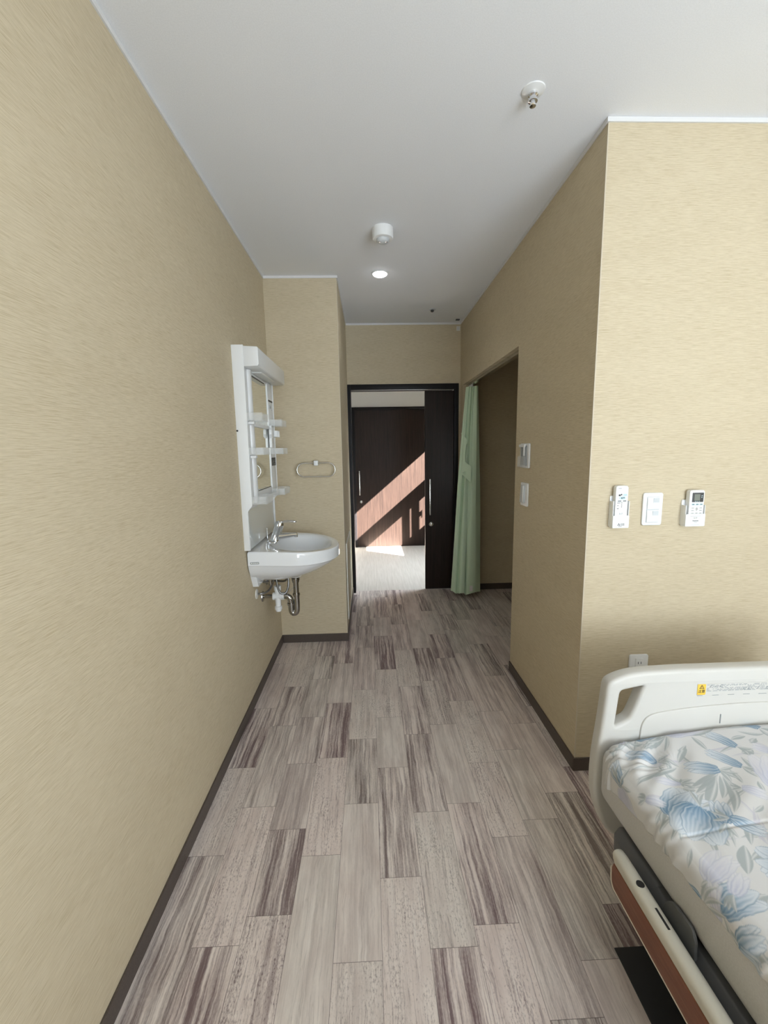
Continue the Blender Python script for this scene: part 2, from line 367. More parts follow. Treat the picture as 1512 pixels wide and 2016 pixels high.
# ============================================================ SETTING
def planks():
    W = .14; X0 = .005; LEN = .457
    bm = bmesh.new()
    cl = bm.loops.layers.float_color.new('plank'); uva = bm.loops.layers.uv.new('along'); uvb = bm.loops.layers.uv.new('edge')
    y_lo, y_hi = YB, 4.186
    for k in range(-6, 18):
        xa, xb = X0 + k*W, X0 + (k+1)*W
        js = list(JOINTS.get(k, [1.1 + ((k*0.173) % LEN), ]))
        ys = [js[0]]
        for j in js[1:]:
            g = j - ys[-1]; m = max(1, round(g/LEN)); a = ys[-1]
            for q in range(1, m+1): ys.append(a + g*q/m)
        while ys[0] > y_lo: ys.insert(0, ys[0]-LEN)
        while ys[-1] < y_hi: ys.append(ys[-1]+LEN)
        for ya, yb in zip(ys, ys[1:]):
            x0, x1, y0, y1 = max(xa, XL), min(xb, XB), max(ya, y_lo), min(yb, y_hi)
            if x1-x0 < 1e-4 or y1-y0 < 1e-4: continue
            kind = None
            for px, py, t in PTYPE:
                if xa-.0 <= px <= xb and ya <= py <= yb: kind = t
            if kind is None: kind = random.choice([0, .2, .5, .8, 1.0, 1.3, 2, 2, 2.5])
            kv = min(kind, 1.1)*.36 if kind < 1.5 else (.62 if kind < 2.2 else .80)
            rgba = (random.random(), kv, random.random(), 1)
            f = bm.faces.new([bm.verts.new((x, y, 0)) for x, y in ((x0,y0),(x1,y0),(x1,y1),(x0,y1))])
            for lp in f.loops:
                x, y, _ = lp.vert.co
                lp[cl] = rgba; lp[uva].uv = (x-xa, y-ya)
            # distance to nearest plank edge is linear on four triangles: use a centre fan
            c = bm.verts.new(((x0+x1)/2, (y0+y1)/2, 0))
            vs_ = list(f.verts); bm.faces.remove(f)
            hw = (xb-xa)/2
            # inner spine so that the distance field stays exact
            s0 = bm.verts.new(((xa+xb)/2 if x0 < (xa+xb)/2 < x1 else (x0+x1)/2, min(ya+hw, y1) if ya+hw > y0 else y0, 0)); bm.verts.remove(c)
            bm.verts.remove(s0)
            f = bm.faces.new(vs_)
            for lp in f.loops:
                x, y, _ = lp.vert.co
                lp[cl] = rgba; lp[uva].uv = (x-xa, y-ya); lp[uvb].uv = (y-ya, yb-y)
    return bm
fl = obj('floor', planks(), 'floor', loc=(0, 0, 0), smooth=False); fl['kind'] = 'structure'
struct('floor_hall', MB().box(-2, XW, 4.187, YH, -.06, 0), 'hall_floor')
struct('ceiling', MB().box(XL-.1, XB, YB, YD, H, H+.1), 'ceiling')
struct('ceiling_hall', MB().box(-2, XW, YD+.12, YH, 2.5, 2.6), 'hall_wall')
struct('wall_left', MB().box(XL-.1, XL, YB, YA, 0, H), 'wall')
struct('wall_alcove', MB().box(XL-.1, XC, YA, YD, 0, H), 'wall')
# door wall: solid beside the opening, two skins where the sliding leaf slips in
DX0, DX1, DZ = -.207, .867, 2.050
struct('wall_end', MB().box(-2, DX0, YD, YD+.12, 0, H).box(DX0, DX1, YD, YD+.12, DZ, H)
       .box(DX1, XB, YD, YD+.028, 0, H).box(DX1, XB, YD+.082, YD+.12, 0, H), 'wall')
struct('wall_corridor', MB().box(XR, XR+.10, YR, YO0, 0, H).box(XR, XR+.10, YO0, YO1, ZO, H).box(XR, XR+.10, YO1, YD, 0, H), 'wall')
struct('wall_right', MB().box(XR+.10, XB, YR, YR+.10, 0, H), 'wall')
struct('wall_closet', MB().box(2.05, 2.15, YR+.10, YD, 0, H), 'wall')
struct('wall_bedside', MB().box(XB, XB+.1, YB, YR+.1, 0, H), 'wall')
WX0, WX1, WZ0, WZ1 = .50, 2.30, .30, 2.36
struct('wall_back', MB().box(XL-.1, WX0, YB-.15, YB, 0, H).box(WX1, XB+.1, YB-.15, YB, 0, H).box(WX0, WX1, YB-.15, YB, 0, WZ0).box(WX0, WX1, YB-.15, YB, WZ1, H), 'wall')
struct('sun_blocker_top', MB().box(-1.2, 2.6, -3.7, YB-.15, 2.45, 2.55), 'hall_wall')  # unseen slab added outside window_2 to keep the sun out of the room
struct('sun_blocker_side', MB().box(2.5, 2.6, -3.7, YB-.15, 0, 2.45), 'hall_wall')  # unseen upright added beside the slab, stops sun slanting in from the side
struct('wall_hall_far', MB().box(-2, -.257, YH, YH+.12, 0, 2.5).box(1.00, XW, YH, YH+.12, 0, 2.5).box(-.257, 1.00, YH, YH+.12, 2.042, 2.5), 'hall_wall')
struct('wall_hall_left', MB().box(-2.1, -2, YD+.12, YH, 0, 2.5), 'hall_wall')
Y0h, Y1h = 4.504, 5.42
E_ = .045; WT = XW+.06
hw = MB().box(XW, WT, YD+.12, Y0h-E_, 0, 2.6).box(XW, WT, Y1h+E_, YH+.12, 0, 2.6)
hw.box(XW, WT, Y0h-E_, Y1h+E_, 0, 1.335-E_).box(XW, WT, Y0h-E_, Y1h+E_, 2.417+E_, 2.6)
struct('wall_hall_right', hw, 'hall_wall')

def window(name, frame, panes, mat, label):
    e = bpy.data.objects.new(name, None); col.objects.link(e); e['kind'] = 'structure'; e['label'] = label
    obj('window_frame', frame, mat, e, smooth=False)
    for q in panes: obj('pane', q, 'glass', e, smooth=False)
    return e
FT = XW+.006
wf = MB().box(XW, FT, Y0h-E_, Y1h+E_, 1.77, 2.01).box(XW, FT, 5.124, 5.204, 1.335, 1.77).box(XW, FT, 5.222, 5.302, 1.335, 1.77)
wf.box(XW, FT, Y0h-E_, Y0h, 1.335, 1.77).box(XW, FT, Y0h-E_, Y0h, 2.01, 2.417).box(XW, FT, Y1h, Y1h+E_, 1.335, 1.77).box(XW, FT, Y1h, Y1h+E_, 2.01, 2.417)
wf.box(XW, FT, Y0h-E_, Y1h+E_, 1.335-E_, 1.335).box(XW, FT, Y0h-E_, Y1h+E_, 2.417, 2.417+E_)
wf.box(XW+.001, XW+.005, 5.302, 5.332, 1.53, 1.60).box(XW+.001, XW+.005, 5.322, 5.332, 1.49, 1.53)
window('window_1', wf, [], 'white', 'white framed window at the end of the hall')
wf = MB()
for a, b, c_, d in ((WX0, WX1, WZ0, WZ0+.05), (WX0, WX1, WZ1-.05, WZ1)): wf.box(a, b, YB-.10, YB-.05, c_, d)
for a in (WX0, (WX0+WX1)/2-.025, WX1-.05): wf.box(a, a+.05, YB-.10, YB-.05, WZ0+.05, WZ1-.05)
window('window_2', wf, [MB().box(a, b, YB-.08, YB-.076, WZ0+.05, WZ1-.05) for a, b in ((WX0+.05, (WX0+WX1)/2-.025), ((WX0+WX1)/2+.025, WX1-.05))], 'white', 'wide window behind the viewer')

# skirting
BH, BT = .062, .007
struct('baseboard_left', MB().box(XL, XL+BT, YB, YA, 0, BH, .0015), 'base')
struct('baseboard_alcove', MB().box(XL+BT, XC+BT, YA-BT, YA, 0, BH, .0015), 'base')
struct('baseboard_column', MB().box(XC, XC+BT, YA, YD, 0, BH, .0015), 'base')
struct('baseboard_corridor', MB().box(XR-BT, XR, YR, YO0, 0, BH, .0015), 'base')
struct('baseboard_right', MB().box(XR-BT, XB, YR-BT, YR, 0, BH, .0015), 'base')
struct('baseboard_closet', MB().box(XR+.1, 2.05, YD-BT, YD, 0, BH, .0015), 'base')
struct('baseboard_end', MB().box(DX1+.001, XR, YD-BT, YD, 0, BH, .0015), 'base')
# ceiling mouldings
def mould(name, x0, x1, y0, y1, dx, dy):
    m = MB().box(x0, x1, y0, y1, H-.016, H-.0005)
    return struct(name, m, 'trim')
TT = .006
mould('trim_1', XL, XL+TT, YB, YA, 1, 0); mould('trim_2', XL+TT, XC, YA-TT, YA, 0, -1); mould('trim_3', XC, XC+TT, YA-TT, YD-TT, 1, 0)
mould('trim_4', XC, XR-TT, YD-TT, YD, 0, -1); mould('trim_5', XR-TT, XR, YR-TT, YD, -1, 0); mould('trim_6', XR, XB, YR-TT, YR, 0, -1)
# corner beads
struct('trim_7', MB().box(XC-.003, XC+.001, YA-.001, YA+.003, BH, H-.017), 'bead')
struct('trim_8', MB().box(XR-.001, XR+.003, YR-.001, YR+.003, BH, H-.017), 'bead')

# sliding room door
def handle_set(parent, x, y, z0, z1, zl):
    h = MB().tube([(x, y, z0+.02), (x, y-.035, z0+.02)], .006).tube([(x, y, z1-.02), (x, y-.035, z1-.02)], .006)
    h.rbox(x-.008, x+.008, y-.046, y-.034, z0, z1, 1, .004, .0015)
    obj('handle', h, 'steel', parent, label='long steel bar handle')
    k = MB().lathe([(.0, 0), (.022, 0), (.022, .004), (.019, .007), (0, .007)], (x+.015, y, zl), (0, -1, 0))
    k.rbox(x+.011, x+.019, y-.022, y-.006, zl-.014, zl+.014, 1, .003, .001)
    obj('lock', k, 'chrome', parent, label='round chrome thumb-turn lock')
d1 = bpy.data.objects.new('door_1', None); col.objects.link(d1); d1.location = (.33, YD, 0); d1['kind'] = 'structure'; d1['label'] = 'dark sliding room door standing half open at the end of the corridor'
fr = MB().box(DX0, -.166, YD-.012, YD+.132, 0, DZ, .002).box(-.166, .826, YD-.012, YD+.132, 2.0, DZ, .002).box(.826, DX1, YD-.012, YD+.026, 0, DZ, .002)
obj('door_frame', fr, 'frame', d1)
obj('track', MB().box(-.160, .82, YD+.004, YD+.012, 1.9955, 1.999), 'dark_chrome', d1)
lf = obj('door_leaf', MB().box(.548, 1.46, YD+.034, YD+.070, .008, 1.990, .002), 'door', d1)
handle_set(lf, .592, YD+.034, .783, 1.143, .685)
# door across the hall
d2 = bpy.data.objects.new('door_2', None); col.objects.link(d2); d2.location = (.35, YH, 0); d2['kind'] = 'structure'; d2['label'] = 'dark wood-grain door across the hall crossed by bands of sunlight'
fr = MB().box(-.255, -.205, YH-.02, YH+.10, 0, 2.04, .002).box(-.205, .995, YH-.02, YH+.10, 2.0, 2.04, .002).box(.948, .995, YH-.02, YH+.10, 0, 2.0, .002)
obj('door_frame', fr, 'frame', d2)
lf = obj('door_leaf', MB().box(-.205, .948, YH, YH+.04, .0, 2.0), 'door', d2)
handle_set(lf, -.152, YH, .780, 1.137, .681)

# ============================================================ BED
B0, B1, YHB = .708, 1.712, 1.2           # mattress sides, headboard face
bed = thing('hospital_bed', (1.21, .2, 0), 'ivory adjustable care bed with a low side rail, standing in the right foreground', 'bed')
mx = lambda x: 2.42 - x
left = [(.960,.737),(.827,.733),(.775,.722),(.731,.700),(.719,.548),(.707,.446),(.705,.321),(.728,.232),(.756,.176),(.789,.147),(.86,.140)]
outline = rnd_corners(left + [(mx(a), b) for a, b in left[::-1]], [0,.04,.03,.02,.05,.05,.06,.05,.04,.03,.03]+[.03,.03,.04,.05,.06,.05,.05,.02,.03,.04,0])
hole = [(.773,.672),(.846,.686),(.822,.612),(.806,.574),(.762,.552)]
hl = rnd_corners(hole, [.012,.005,.02,.012,.006])
hb = curve_plate('headboard', [outline, hl, [(mx(a), b) for a, b in hl[::-1]]], YHB+.024, .048, .012, 'bed', bed)
rel = [(.842,.42),(.842,.555),(.862,.590),(.925,.603),(1.05,.615),(1.21,.622)]
rel = rnd_corners(rel + [(mx(a), b) for a, b in rel[-2::-1]], [.01,.03,.03,.05,.05,.05,.05,.05,.03,.03,.01])
curve_plate('relief_panel', [rel], YHB-.001, .008, .003, 'bed', hb)
obj('seam', MB().box(1.096, 1.0985, YHB-.007, YHB-.0045, .555, .586), 'greyink', hb)
# caution sticker on the headboard
st = obj('caution_sticker', MB().box(1.017, 1.345, YHB-.0008, YHB, .651, .689), 'bed', hb, smooth=False, label='printed caution sticker with a yellow warning square')
obj('warning_square', MB().rbox(1.017, 1.044, YHB-.0016, YHB-.0008, .652, .688, 1, .003, .0002), 'yellow', st, label='yellow warning square')
tri = bmesh.new()
p = MB(); y0_, y1_ = YHB-.0022, YHB-.0016
for a, b in (((1.0305,.685),(1.0235,.6735)),((1.0235,.6735),(1.0375,.6735)),((1.0375,.6735),(1.0305,.685))):
    a, b = Vector(a), Vector(b); n = Vector((-(b-a).y, (b-a).x)).normalized()*.0007
    p.prism([tuple(a+n), tuple(a-n), tuple(b-n), tuple(b+n)], 1, y0_, y1_)
p.box(1.030, 1.031, y0_, y1_, .6765, .6805).box(1.030, 1.031, y0_, y1_, .6747, .6757)
join_bm(p.bm, text_bm('注意', .0115, face_minus_y(1.0305, y1_-.0002, .6635)))
obj('warning_print', p, 'ink', st, smooth=False, label='black warning triangle and two characters')
p = MB(); rr = random.Random(3)
for row, zz in enumerate((.6845, .6810, .6775, .6735, .6705, .6675, .6640)):
    x = 1.048
    while x < 1.335:
        w = rr.uniform(.004, .020) if row not in (1, 4) else rr.uniform(.002, .006)
        if rr.random() < .8: p.box(x, min(x+w, 1.34), YHB-.0013, YHB-.0008, zz-.0007, zz+.0007)
        x += w + rr.uniform(.0012, .006)
for cx in (1.062, 1.078, 1.094, 1.170, 1.186, 1.215, 1.245):      # little pictograms
    cz = .6795 if cx < 1.15 else .669
    p.tube([(cx-.005, YHB-.0012, cz-.004), (cx-.001, YHB-.0012, cz+.003), (cx+.005, YHB-.0012, cz+.004)], .0006, 6)
    p.tube([(cx-.006, YHB-.0012, cz-.002), (cx+.005, YHB-.0012, cz-.004)], .0006, 6)
for i in range(6): p.box(1.018+i*.05, 1.036+i*.05+rr.uniform(-.006, .008), YHB-.0013, YHB-.0008, .6487, .6500)
obj('small_print', p, 'greyink', st, smooth=False)
# frame, deck and rail
RY0, RY1 = -.80, .975
m = MB().prism([(.694,.262),(.694,.296),(.710,.318),(1.67,.318),(1.685,.300),(1.685,.235),(.735,.235)], 1, -.86, 1.06, .004)
m.box(.86, 1.56, 1.05, 1.205, .25, .31, .006)
obj('deck', m, 'midgrey', bed, label='dark grey steel deck under the mattress')
m = MB().prism([(.700,.245),(.698,.300),(.712,.322),(.780,.322),(.790,.245)], 1, .90, 1.075, .006)
obj('head_bracket', m, 'midgrey', bed)
prof = rnd_corners([(.637,.318),(.634,.342),(.644,.352),(.664,.351),(.692,.306),(.692,.290),(.684,.290),(.672,.314),(.652,.322),(.652,.318)], [.002,.009,.008,.014,.008,.003,.004,.008,.004,.002])
rail_bm = MB()
def slab(y, sc):
    cx, cz = .668, .325
    return [(cx+(a-cx)*sc, y, cz+(b-cz)*sc) for a, b in prof]
rail_bm.rings([slab(RY1+.012, .55), slab(RY1+.006, .85), slab(RY1-.01, 1)] + [slab(RY1-.01-(RY1-RY0)*i/20, 1) for i in range(1, 21)])
rl = obj('side_rail', rail_bm, 'rail', bed, label='rounded beige plastic side rail')
def on_rail(x): return .353 - max(0, x-.655)*.28
o_ = MB().lathe([(.0, .0008), (.0095, .0008), (.0095, -.006), (0, -.006)], (.6525, .884, .3512), (.03, 0, 1))
ob = obj('rail_hole', o_, 'black', rl, label='black round hole in the rail'); ob.scale = (1, 1, 1)
obj('rail_slot', MB().prism([(.6505, .3522), (.6560, .3520), (.6560, .346), (.6505, .346)], 1, .782, .828), 'black', rl, label='black slot in the rail')
wp = obj('wood_panel', MB().prism(rnd_corners([(RY0, .240), (.955, .240), (.974, .258), (.976, .300), (.970, .317), (RY0, .317)], [.002,.012,.01,.01,.004,.002]), 0, .636, .656, .002), 'brownwood', bed, label='reddish brown wood-grain rail panel')
obj('edge_band', MB().tube([(.6365, RY0, .2395), (.6365, .955, .2395), (.6365, .975, .256), (.6365, .978, .30)], .0022, 8, 2), 'panel_edge', wp)
obj('mattress_stop', MB().prism(rnd_corners([(.866,.296),(.850,.342),(.832,.362),(.770,.368),(.758,.345),(.755,.296)], [.004,.008,.010,.008,.006,.004]), 0, .694, .702, .002), 'stopgrey', bed, label='dark grey mattress stop plate')
# undercarriage
for y in (-.6, .45):
    for x in (.98, 1.44): obj('leg', MB().box(x-.025, x+.025, y-.025, y+.025, .05, .235, .004).lathe([(.0, -.014), (.04, -.014), (.045, -.008), (.045, .008), (.04, .014), (0, .014)], (x, y, .045), (1, 0, 0)), 'midgrey', bed)
obj('footboard', MB().box(.72, 1.70, -.92, -.875, .15, .70, .02, 4), 'bed', bed)

mt = MB().box(B0, B1, -.85, 1.192, .324, .500, .035, 5)
mto = tag(obj('mattress', mt, 'mattress'), 'grey mattress showing below the floral sheet on the care bed', 'mattress')
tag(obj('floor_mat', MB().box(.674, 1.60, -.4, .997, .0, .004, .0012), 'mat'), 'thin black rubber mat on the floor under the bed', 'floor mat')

# ---- floral sheet
SX0, SX1, SY0, SY1 = B0, B1, -.85, 1.193
def print_color(PX, PY):
    """cotton print: soft tulips and leaves on ivory (pattern of the cloth)"""
    C = np.empty(PX.shape + (3,)); C[:] = (.665, .658, .650)
    rs = np.random.RandomState(5)
    lf = [(a, b, c, d, w*1.2, t) for a, b, c, d, w, t in LEAF]; tu = list(TULIP)
    for ox, oy, m_ in ((.50, -.02, 1), (.05, -.72, -1), (.55, -.75, 1), (.02, -1.42, 1), (.52, -1.45, -1)):   # the motif carries on
        for src, dst in ((list(LEAF), lf), (list(TULIP), tu)):
            for a, b, c, d, w, t in src:
                if m_ < 0: a, c = 1.70-a, 1.70-c
                dst.append((a+ox, b+oy, c+ox, d+oy, w*(1.2 if dst is lf else 1), t))
    for i in range(900):                                            # scattered flowers between the main ones
        a, b = rs.uniform(.66, 1.78), rs.uniform(-.92, 1.25); an = rs.uniform(0, 2*PI); L = rs.uniform(.085, .13)
        c, d = a+L*math.cos(an), b+L*math.sin(an); mx_, my_ = (a+c)/2, (b+d)/2
        if min(math.hypot((q[0]+q[2])/2-mx_, (q[1]+q[3])/2-my_) for q in tu) > .086: tu.append((a, b, c, d, rs.uniform(.5, .85), int(rs.rand() < .45)))
    for i in range(420):                                            # slim filler leaves
        a, b = rs.uniform(.62, 1.80), rs.uniform(-.95, 1.3); an = rs.uniform(0, 2*PI); L = rs.uniform(.05, .13)
        lf.insert(0, (a, b, a+L*math.cos(an), b+L*math.sin(an), rs.uniform(.007, .016), int(rs.rand() < .3)))
    def local(a, b, c, d, pad):
        L = math.hypot(c-a, d-b) + 1e-6; ex, ey = (c-a)/L, (d-b)/L
        x0, x1 = min(a, c)-pad, max(a, c)+pad; y0, y1 = min(b, d)-pad, max(b, d)+pad
        i0, i1 = np.searchsorted(PX[:, 0], (x0, x1)); j0, j1 = np.searchsorted(PY[0], (y0, y1))
        sl = (slice(i0, i1), slice(j0, j1)); qx, qy = PX[sl]-a, PY[sl]-b
        return sl, (qx*ex + qy*ey)/L, -qx*ey + qy*ex, L
    def blend(sl, k, colr):
        k = np.clip(k, 0, 1)[..., None]; C[sl] = C[sl]*(1-k) + colr*k
    def leaf(a, b, c, d, w, t):
        cur = rs.uniform(-.5, .5); sl, s, n, L = local(a, b, c, d, .05)
        if n.size == 0: return
        sc = np.clip(s, 0, 1); n = n - cur*L*sc*(1-sc)
        half = w*.5*np.sin(sc*PI)**.8
        k = ((s > 0) & (s < 1)) * np.clip((half-np.abs(n))/.0014, 0, 1)
        base = np.array((.385, .420, .425)) if t == 0 else np.array((.56, .55, .60))
        rib = np.clip(1 - np.abs(n - half*.35)/(.0016 + half*.22), 0, 1)
        blend(sl, k*.9, base + (np.array((.66, .66, .65))-base)*rib[..., None]*.9)
    def petal(a, b, c, d, w, t, shade):
        bend = rs.uniform(-.22, .22); sl, s, n, L = local(a, b, c, d, w)
        if n.size == 0: return
        sc = np.clip(s, 0, 1); n = n - bend*L*sc*(1-sc)
        half = w*.5*np.sin(np.clip(sc, 0, 1)**.8*PI)**.55*(1 + .05*np.sin(sc*22+bend*50))
        k = ((s > 0) & (s < 1)) * np.clip((half-np.abs(n))/.0013, 0, 1)
        r = np.abs(n)/np.maximum(half, 1e-4); ph = rs.uniform(0, 6)
        fan = n/np.maximum(half, 1e-4)
        hatch = .5 + .5*np.sin(fan*w*330 + 1.2*np.sin(sc*4+ph) + ph)
        g = np.clip((1-sc)*1.15*shade + .25*r**2 - .1 + (hatch-.5)*.30*np.clip(1.2-abs(sc-.45)*1.6, 0, 1), 0, 1)
        if t == 0: lo, hi = np.array((.165, .275, .390)), np.array((.62, .66, .70))
        else: lo, hi = np.array((.52, .53, .64)), np.array((.69, .68, .71))
        colr = hi + (lo-hi)*g[..., None]
        line = np.clip(1-np.abs(half-np.abs(n)-.0016)/.0014, 0, 1)*(.55 if t == 0 else .25)
        colr = colr + (np.array((.20, .27, .34))-colr)*line[..., None]
        rim = np.clip(1-np.abs(half-np.abs(n)-.0052)/.0024, 0, 1)*.55
        colr = colr + (np.array((.70, .71, .72))-colr)*rim[..., None]
        blend(sl, k*(.95 if t == 0 else .75), colr)
    for q in lf: leaf(*q)
    for a, b, c, d, w, t in tu:
        L = math.hypot(c-a, d-b); an = math.atan2(d-b, c-a); W = L*w
        P = lambda f, off, da=0: (a + L*f*math.cos(an+da) - W*off*math.sin(an), b + L*f*math.sin(an+da) + W*off*math.cos(an))
        for i in range(3):                                          # sepals and stem leaves
            da = (i-1)*.5 + rs.uniform(-.2, .2); e = (a - L*.55*math.cos(an+da), b - L*.55*math.sin(an+da)); leaf(a, b, *e, .012, 0)
        for f, o1, ww, sh in ((.96, .30, .55, .6), (.96, -.30, .55, .6), (.88, .0, .60, .45)): petal(a, b, *P(f, o1), W*ww, t, sh)
        for f, o1, ww, sh in ((.90, .44, .50, 1.0), (.92, -.44, .50, 1.0), (1.0, .06*rs.uniform(-1, 1), .58, .95)): petal(*P(-.02, o1*.35), *P(f, o1*.9), W*ww, t, sh)
    return np.clip(C, 0, 1)
def make_sheet():
    OV = .14                                                        # cloth beyond the edge
    ax = np.concatenate([np.arange(SX0-OV, 1.48, .0016), np.linspace(1.48, SX1+OV, 60)[1:]])
    ay = np.concatenate([np.linspace(SY0-OV, .32, 110)[:-1], np.arange(.32, SY1+OV, .0017)])
    GX, GY = np.meshgrid(ax, ay, indexing='ij'); nx, ny = GX.shape
    r = .035; R = .05
    x0, x1, y0, y1 = SX0+r, SX1-r, SY0+r, SY1-r
    cx = np.clip(GX, x0+R, x1-R); cy = np.clip(GY, y0+R, y1-R)
    dx, dy = GX-cx, GY-cy; dist = np.hypot(dx, dy); out = np.maximum(dist-R, 0)
    ux = dx/np.maximum(dist, 1e-9); uy = dy/np.maximum(dist, 1e-9)
    # hem length varies: little at the side, more at the gathered corner
    arc = r*PI/2
    side = arc + .018 + .010*np.sin(GY*7+1) + .045*np.clip((GY-.93)/.20, 0, 1)**1.5
    lim = np.where(np.abs(uy) > .5, np.maximum(side, arc+.075), side)
    lim = np.where((GY < .95) & (np.abs(ux) > .7), side, lim)
    o = np.minimum(out, lim)
    cornerness = np.clip(4*np.abs(ux*uy), 0, 1)
    th = np.clip(o/r, 0, PI/2); down = np.maximum(o-arc, 0)
    wr = np.sin(np.arctan2(uy, ux)*34)*.0055*cornerness*np.clip(o/.06, 0, 1.4)          # corner gathers
    wr = wr + .0028*np.sin(GY*95 + 6*np.sin(GY*21) + GX*40)*np.clip(o/.05, 0, 1)*(GY > .3)
    push = .004 + r*np.sin(th)
    inx, iny = cx + ux*np.minimum(dist, R), cy + uy*np.minimum(dist, R)
    PX = inx + ux*(push + wr); PY = iny + uy*(push + wr)
    crown = .054*np.clip((GX-SX0-.01)/.42, 0, 1)**.8*np.clip((SX1-GX-.01)/.42, 0, 1)**.8
    PZ = .504 + crown - r*(1-np.cos(th)) - down
    soft = .0035*np.sin(GX*19+GY*7)*np.sin(GY*11-GX*5) + .0022*np.sin(GX*41-GY*33+2*np.sin(GY*17))
    crease = -.0025*np.exp(-((GY-.862)/.004)**2) - .002*np.exp(-((GX-.905+.02*(GY-.7))/.0035)**2)*(GY < .80)
    tuck = .006*np.exp(-(((GX-.80)/.10)**2 + ((GY-1.10)/.09)**2))*np.sin((GX-GY)*75)
    PZ = PZ + (soft + crease + tuck)*np.clip(1-o/.03, 0, 1)
    PZ = PZ + .014*np.exp(-(((PX-.735)/.022)**2 + ((PY-1.165)/.020)**2)) + .004*np.sin(np.arctan2(PY-1.06, PX-.86)*30)*np.exp(-(((PX-.77)/.07)**2 + ((PY-1.13)/.06)**2))
    hem = np.clip((out-lim)/.02, 0, 1); inward = hem*.012
    PX = PX - ux*inward; PY = PY - uy*inward
    PY = np.minimum(PY, YHB-.0035)
    C = print_color(GX, GY)
    V = np.stack([PX, PY, PZ], -1).reshape(-1, 3)
    idx = np.arange(nx*ny).reshape(nx, ny)
    F = np.stack([idx[:-1, :-1], idx[1:, :-1], idx[1:, 1:], idx[:-1, 1:]], -1).reshape(-1, 4)
    keep = (out <= lim + .022); kf = keep.reshape(-1)[F].all(1); F = F[kf]
    used = np.unique(F); mp = -np.ones(len(V), int); mp[used] = np.arange(len(used)); V = V[used]; F = mp[F]; CC = C.reshape(-1, 3)[used]
    L = np.array((1.21, .2, .5)); V = V - L
    me = bpy.data.meshes.new('bed_sheet')
    me.vertices.add(len(V)); me.vertices.foreach_set('co', V.astype(np.float32).ravel())
    me.loops.add(F.size); me.loops.foreach_set('vertex_index', F.astype(np.int32).ravel())
    me.polygons.add(len(F)); me.polygons.foreach_set('loop_start', np.arange(0, F.size, 4, dtype=np.int32)); me.polygons.foreach_set('loop_total', np.full(len(F), 4, np.int32))
    me.update(calc_edges=True); me.validate()
    ca = me.color_attributes.new('print', 'FLOAT_COLOR', 'POINT')
    ca.data.foreach_set('color', np.concatenate([CC, np.ones((len(CC), 1))], 1).astype(np.float32).ravel())
    for p_ in me.polygons: p_.use_smooth = True
    me.materials.append(MAT['sheet'])
    o_ = bpy.data.objects.new('bed_sheet', me); col.objects.link(o_); o_.location = L
    return o_
tag(make_sheet(), 'ivory cotton sheet printed with blue tulips, covering the mattress', 'bed sheet')

# ============================================================ VANITY MIRROR
CY0, CY1 = 2.257, 2.907
cab = thing('vanity_mirror', (XL, 2.58, .905), 'white wall-mounted vanity mirror with clear trays, above the washbasin', 'mirror')
sp = [(XL, .905), (-.657, .905), (-.657, 1.118), (-.632, 1.150), (-.629, 1.975), (XL, 1.975)]
for y in (CY0, CY1-.012): obj('side_panel', MB().prism(sp, 1, y, y+.012, .0015), 'white', cab)
bk = MB().box(XL, -.662, CY0+.012, CY1-.012, 1.125, 1.975).box(-.662, -.634, CY0+.012, 2.316, 1.16, 1.868, .002).box(-.662, -.634, 2.757, CY1-.012, 1.16, 1.868, .002)
bk.box(-.662, -.636, 2.316, 2.757, 1.16, 1.212, .001).box(-.662, -.636, 2.316, 2.757, 1.853, 1.868, .001).box(-.662, -.634, CY0+.012, CY1-.012, 1.868, 1.975, .002)
body = obj('cabinet_body', bk, 'white', cab)
obj('post', MB().rbox(-.662, -.618, 2.316, 2.366, 1.16, 1.866, 2, .020, .001), 'whitesat', cab)
obj('edge_strip', MB().box(-.634, -.6325, 2.757, 2.766, 1.20, 1.866), 'whitesat', cab)
obj('mirror_glass', MB().box(-.662, -.638, 2.366, 2.757, 1.212, 1.853), 'mirror', cab, smooth=False, label='narrow mirror glass')
obj('backsplash', MB().box(XL, -.664, CY0+.012, CY1-.012, .905, 1.125), 'gloss', cab)
obj('mirror_clip', MB().box(-.638, -.6362, 2.40, 2.70, 1.846, 1.8505), 'black', cab)
obj('mirror_clip', MB().box(-.638, -.6362, 2.42, 2.74, 1.214, 1.2175), 'black', cab)
lh = obj('lamp_hood', MB().prism([(-.634, 1.868), (-.560, 1.871), (-.554, 1.880), (-.554, 1.958), (-.559, 1.966), (-.634, 1.970)], 1, CY0+.002, CY1+.02, .003), 'whitesat', cab, label='boxy white lamp hood along the top')
obj('diffuser', MB().prism([(-.632, 1.863), (-.588, 1.863), (-.578, 1.869), (-.632, 1.869)], 1, 2.42, 2.74, .002), 'paper', lh)
def tray(y0, y1, z0, z1, xb=-.634, xf=-.553):
    t_ = .003
    m = MB().box(xb, xf, y0, y1, z0, z0+t_).box(xf-t_, xf, y0, y1, z0+t_, z1).box(xb, xf-t_, y0, y0+t_, z0+t_, z1).box(xb, xf-t_, y1-t_, y1, z0+t_, z1)
    m.box(xf-.004, xf+.0008, y0-.0008, y0+.004, z0, z1)
    t = obj('tray', m, 'clear', cab, smooth=False)
    return t
for z0, z1 in ((1.596, 1.638), (1.419, 1.458)):
    tray(CY0+.002, 2.395, z0, z1); tray(2.762, CY1, z0, z1)
tb = tray(CY0+.002, 2.42, 1.157, 1.198); tray(2.74, CY1+.02, 1.157, 1.198)
obj('center_shelf', MB().box(-.645, -.585, 2.42, 2.74, 1.160, 1.164).box(-.589, -.585, 2.42, 2.74, 1.164, 1.190), 'clear', cab, smooth=False)
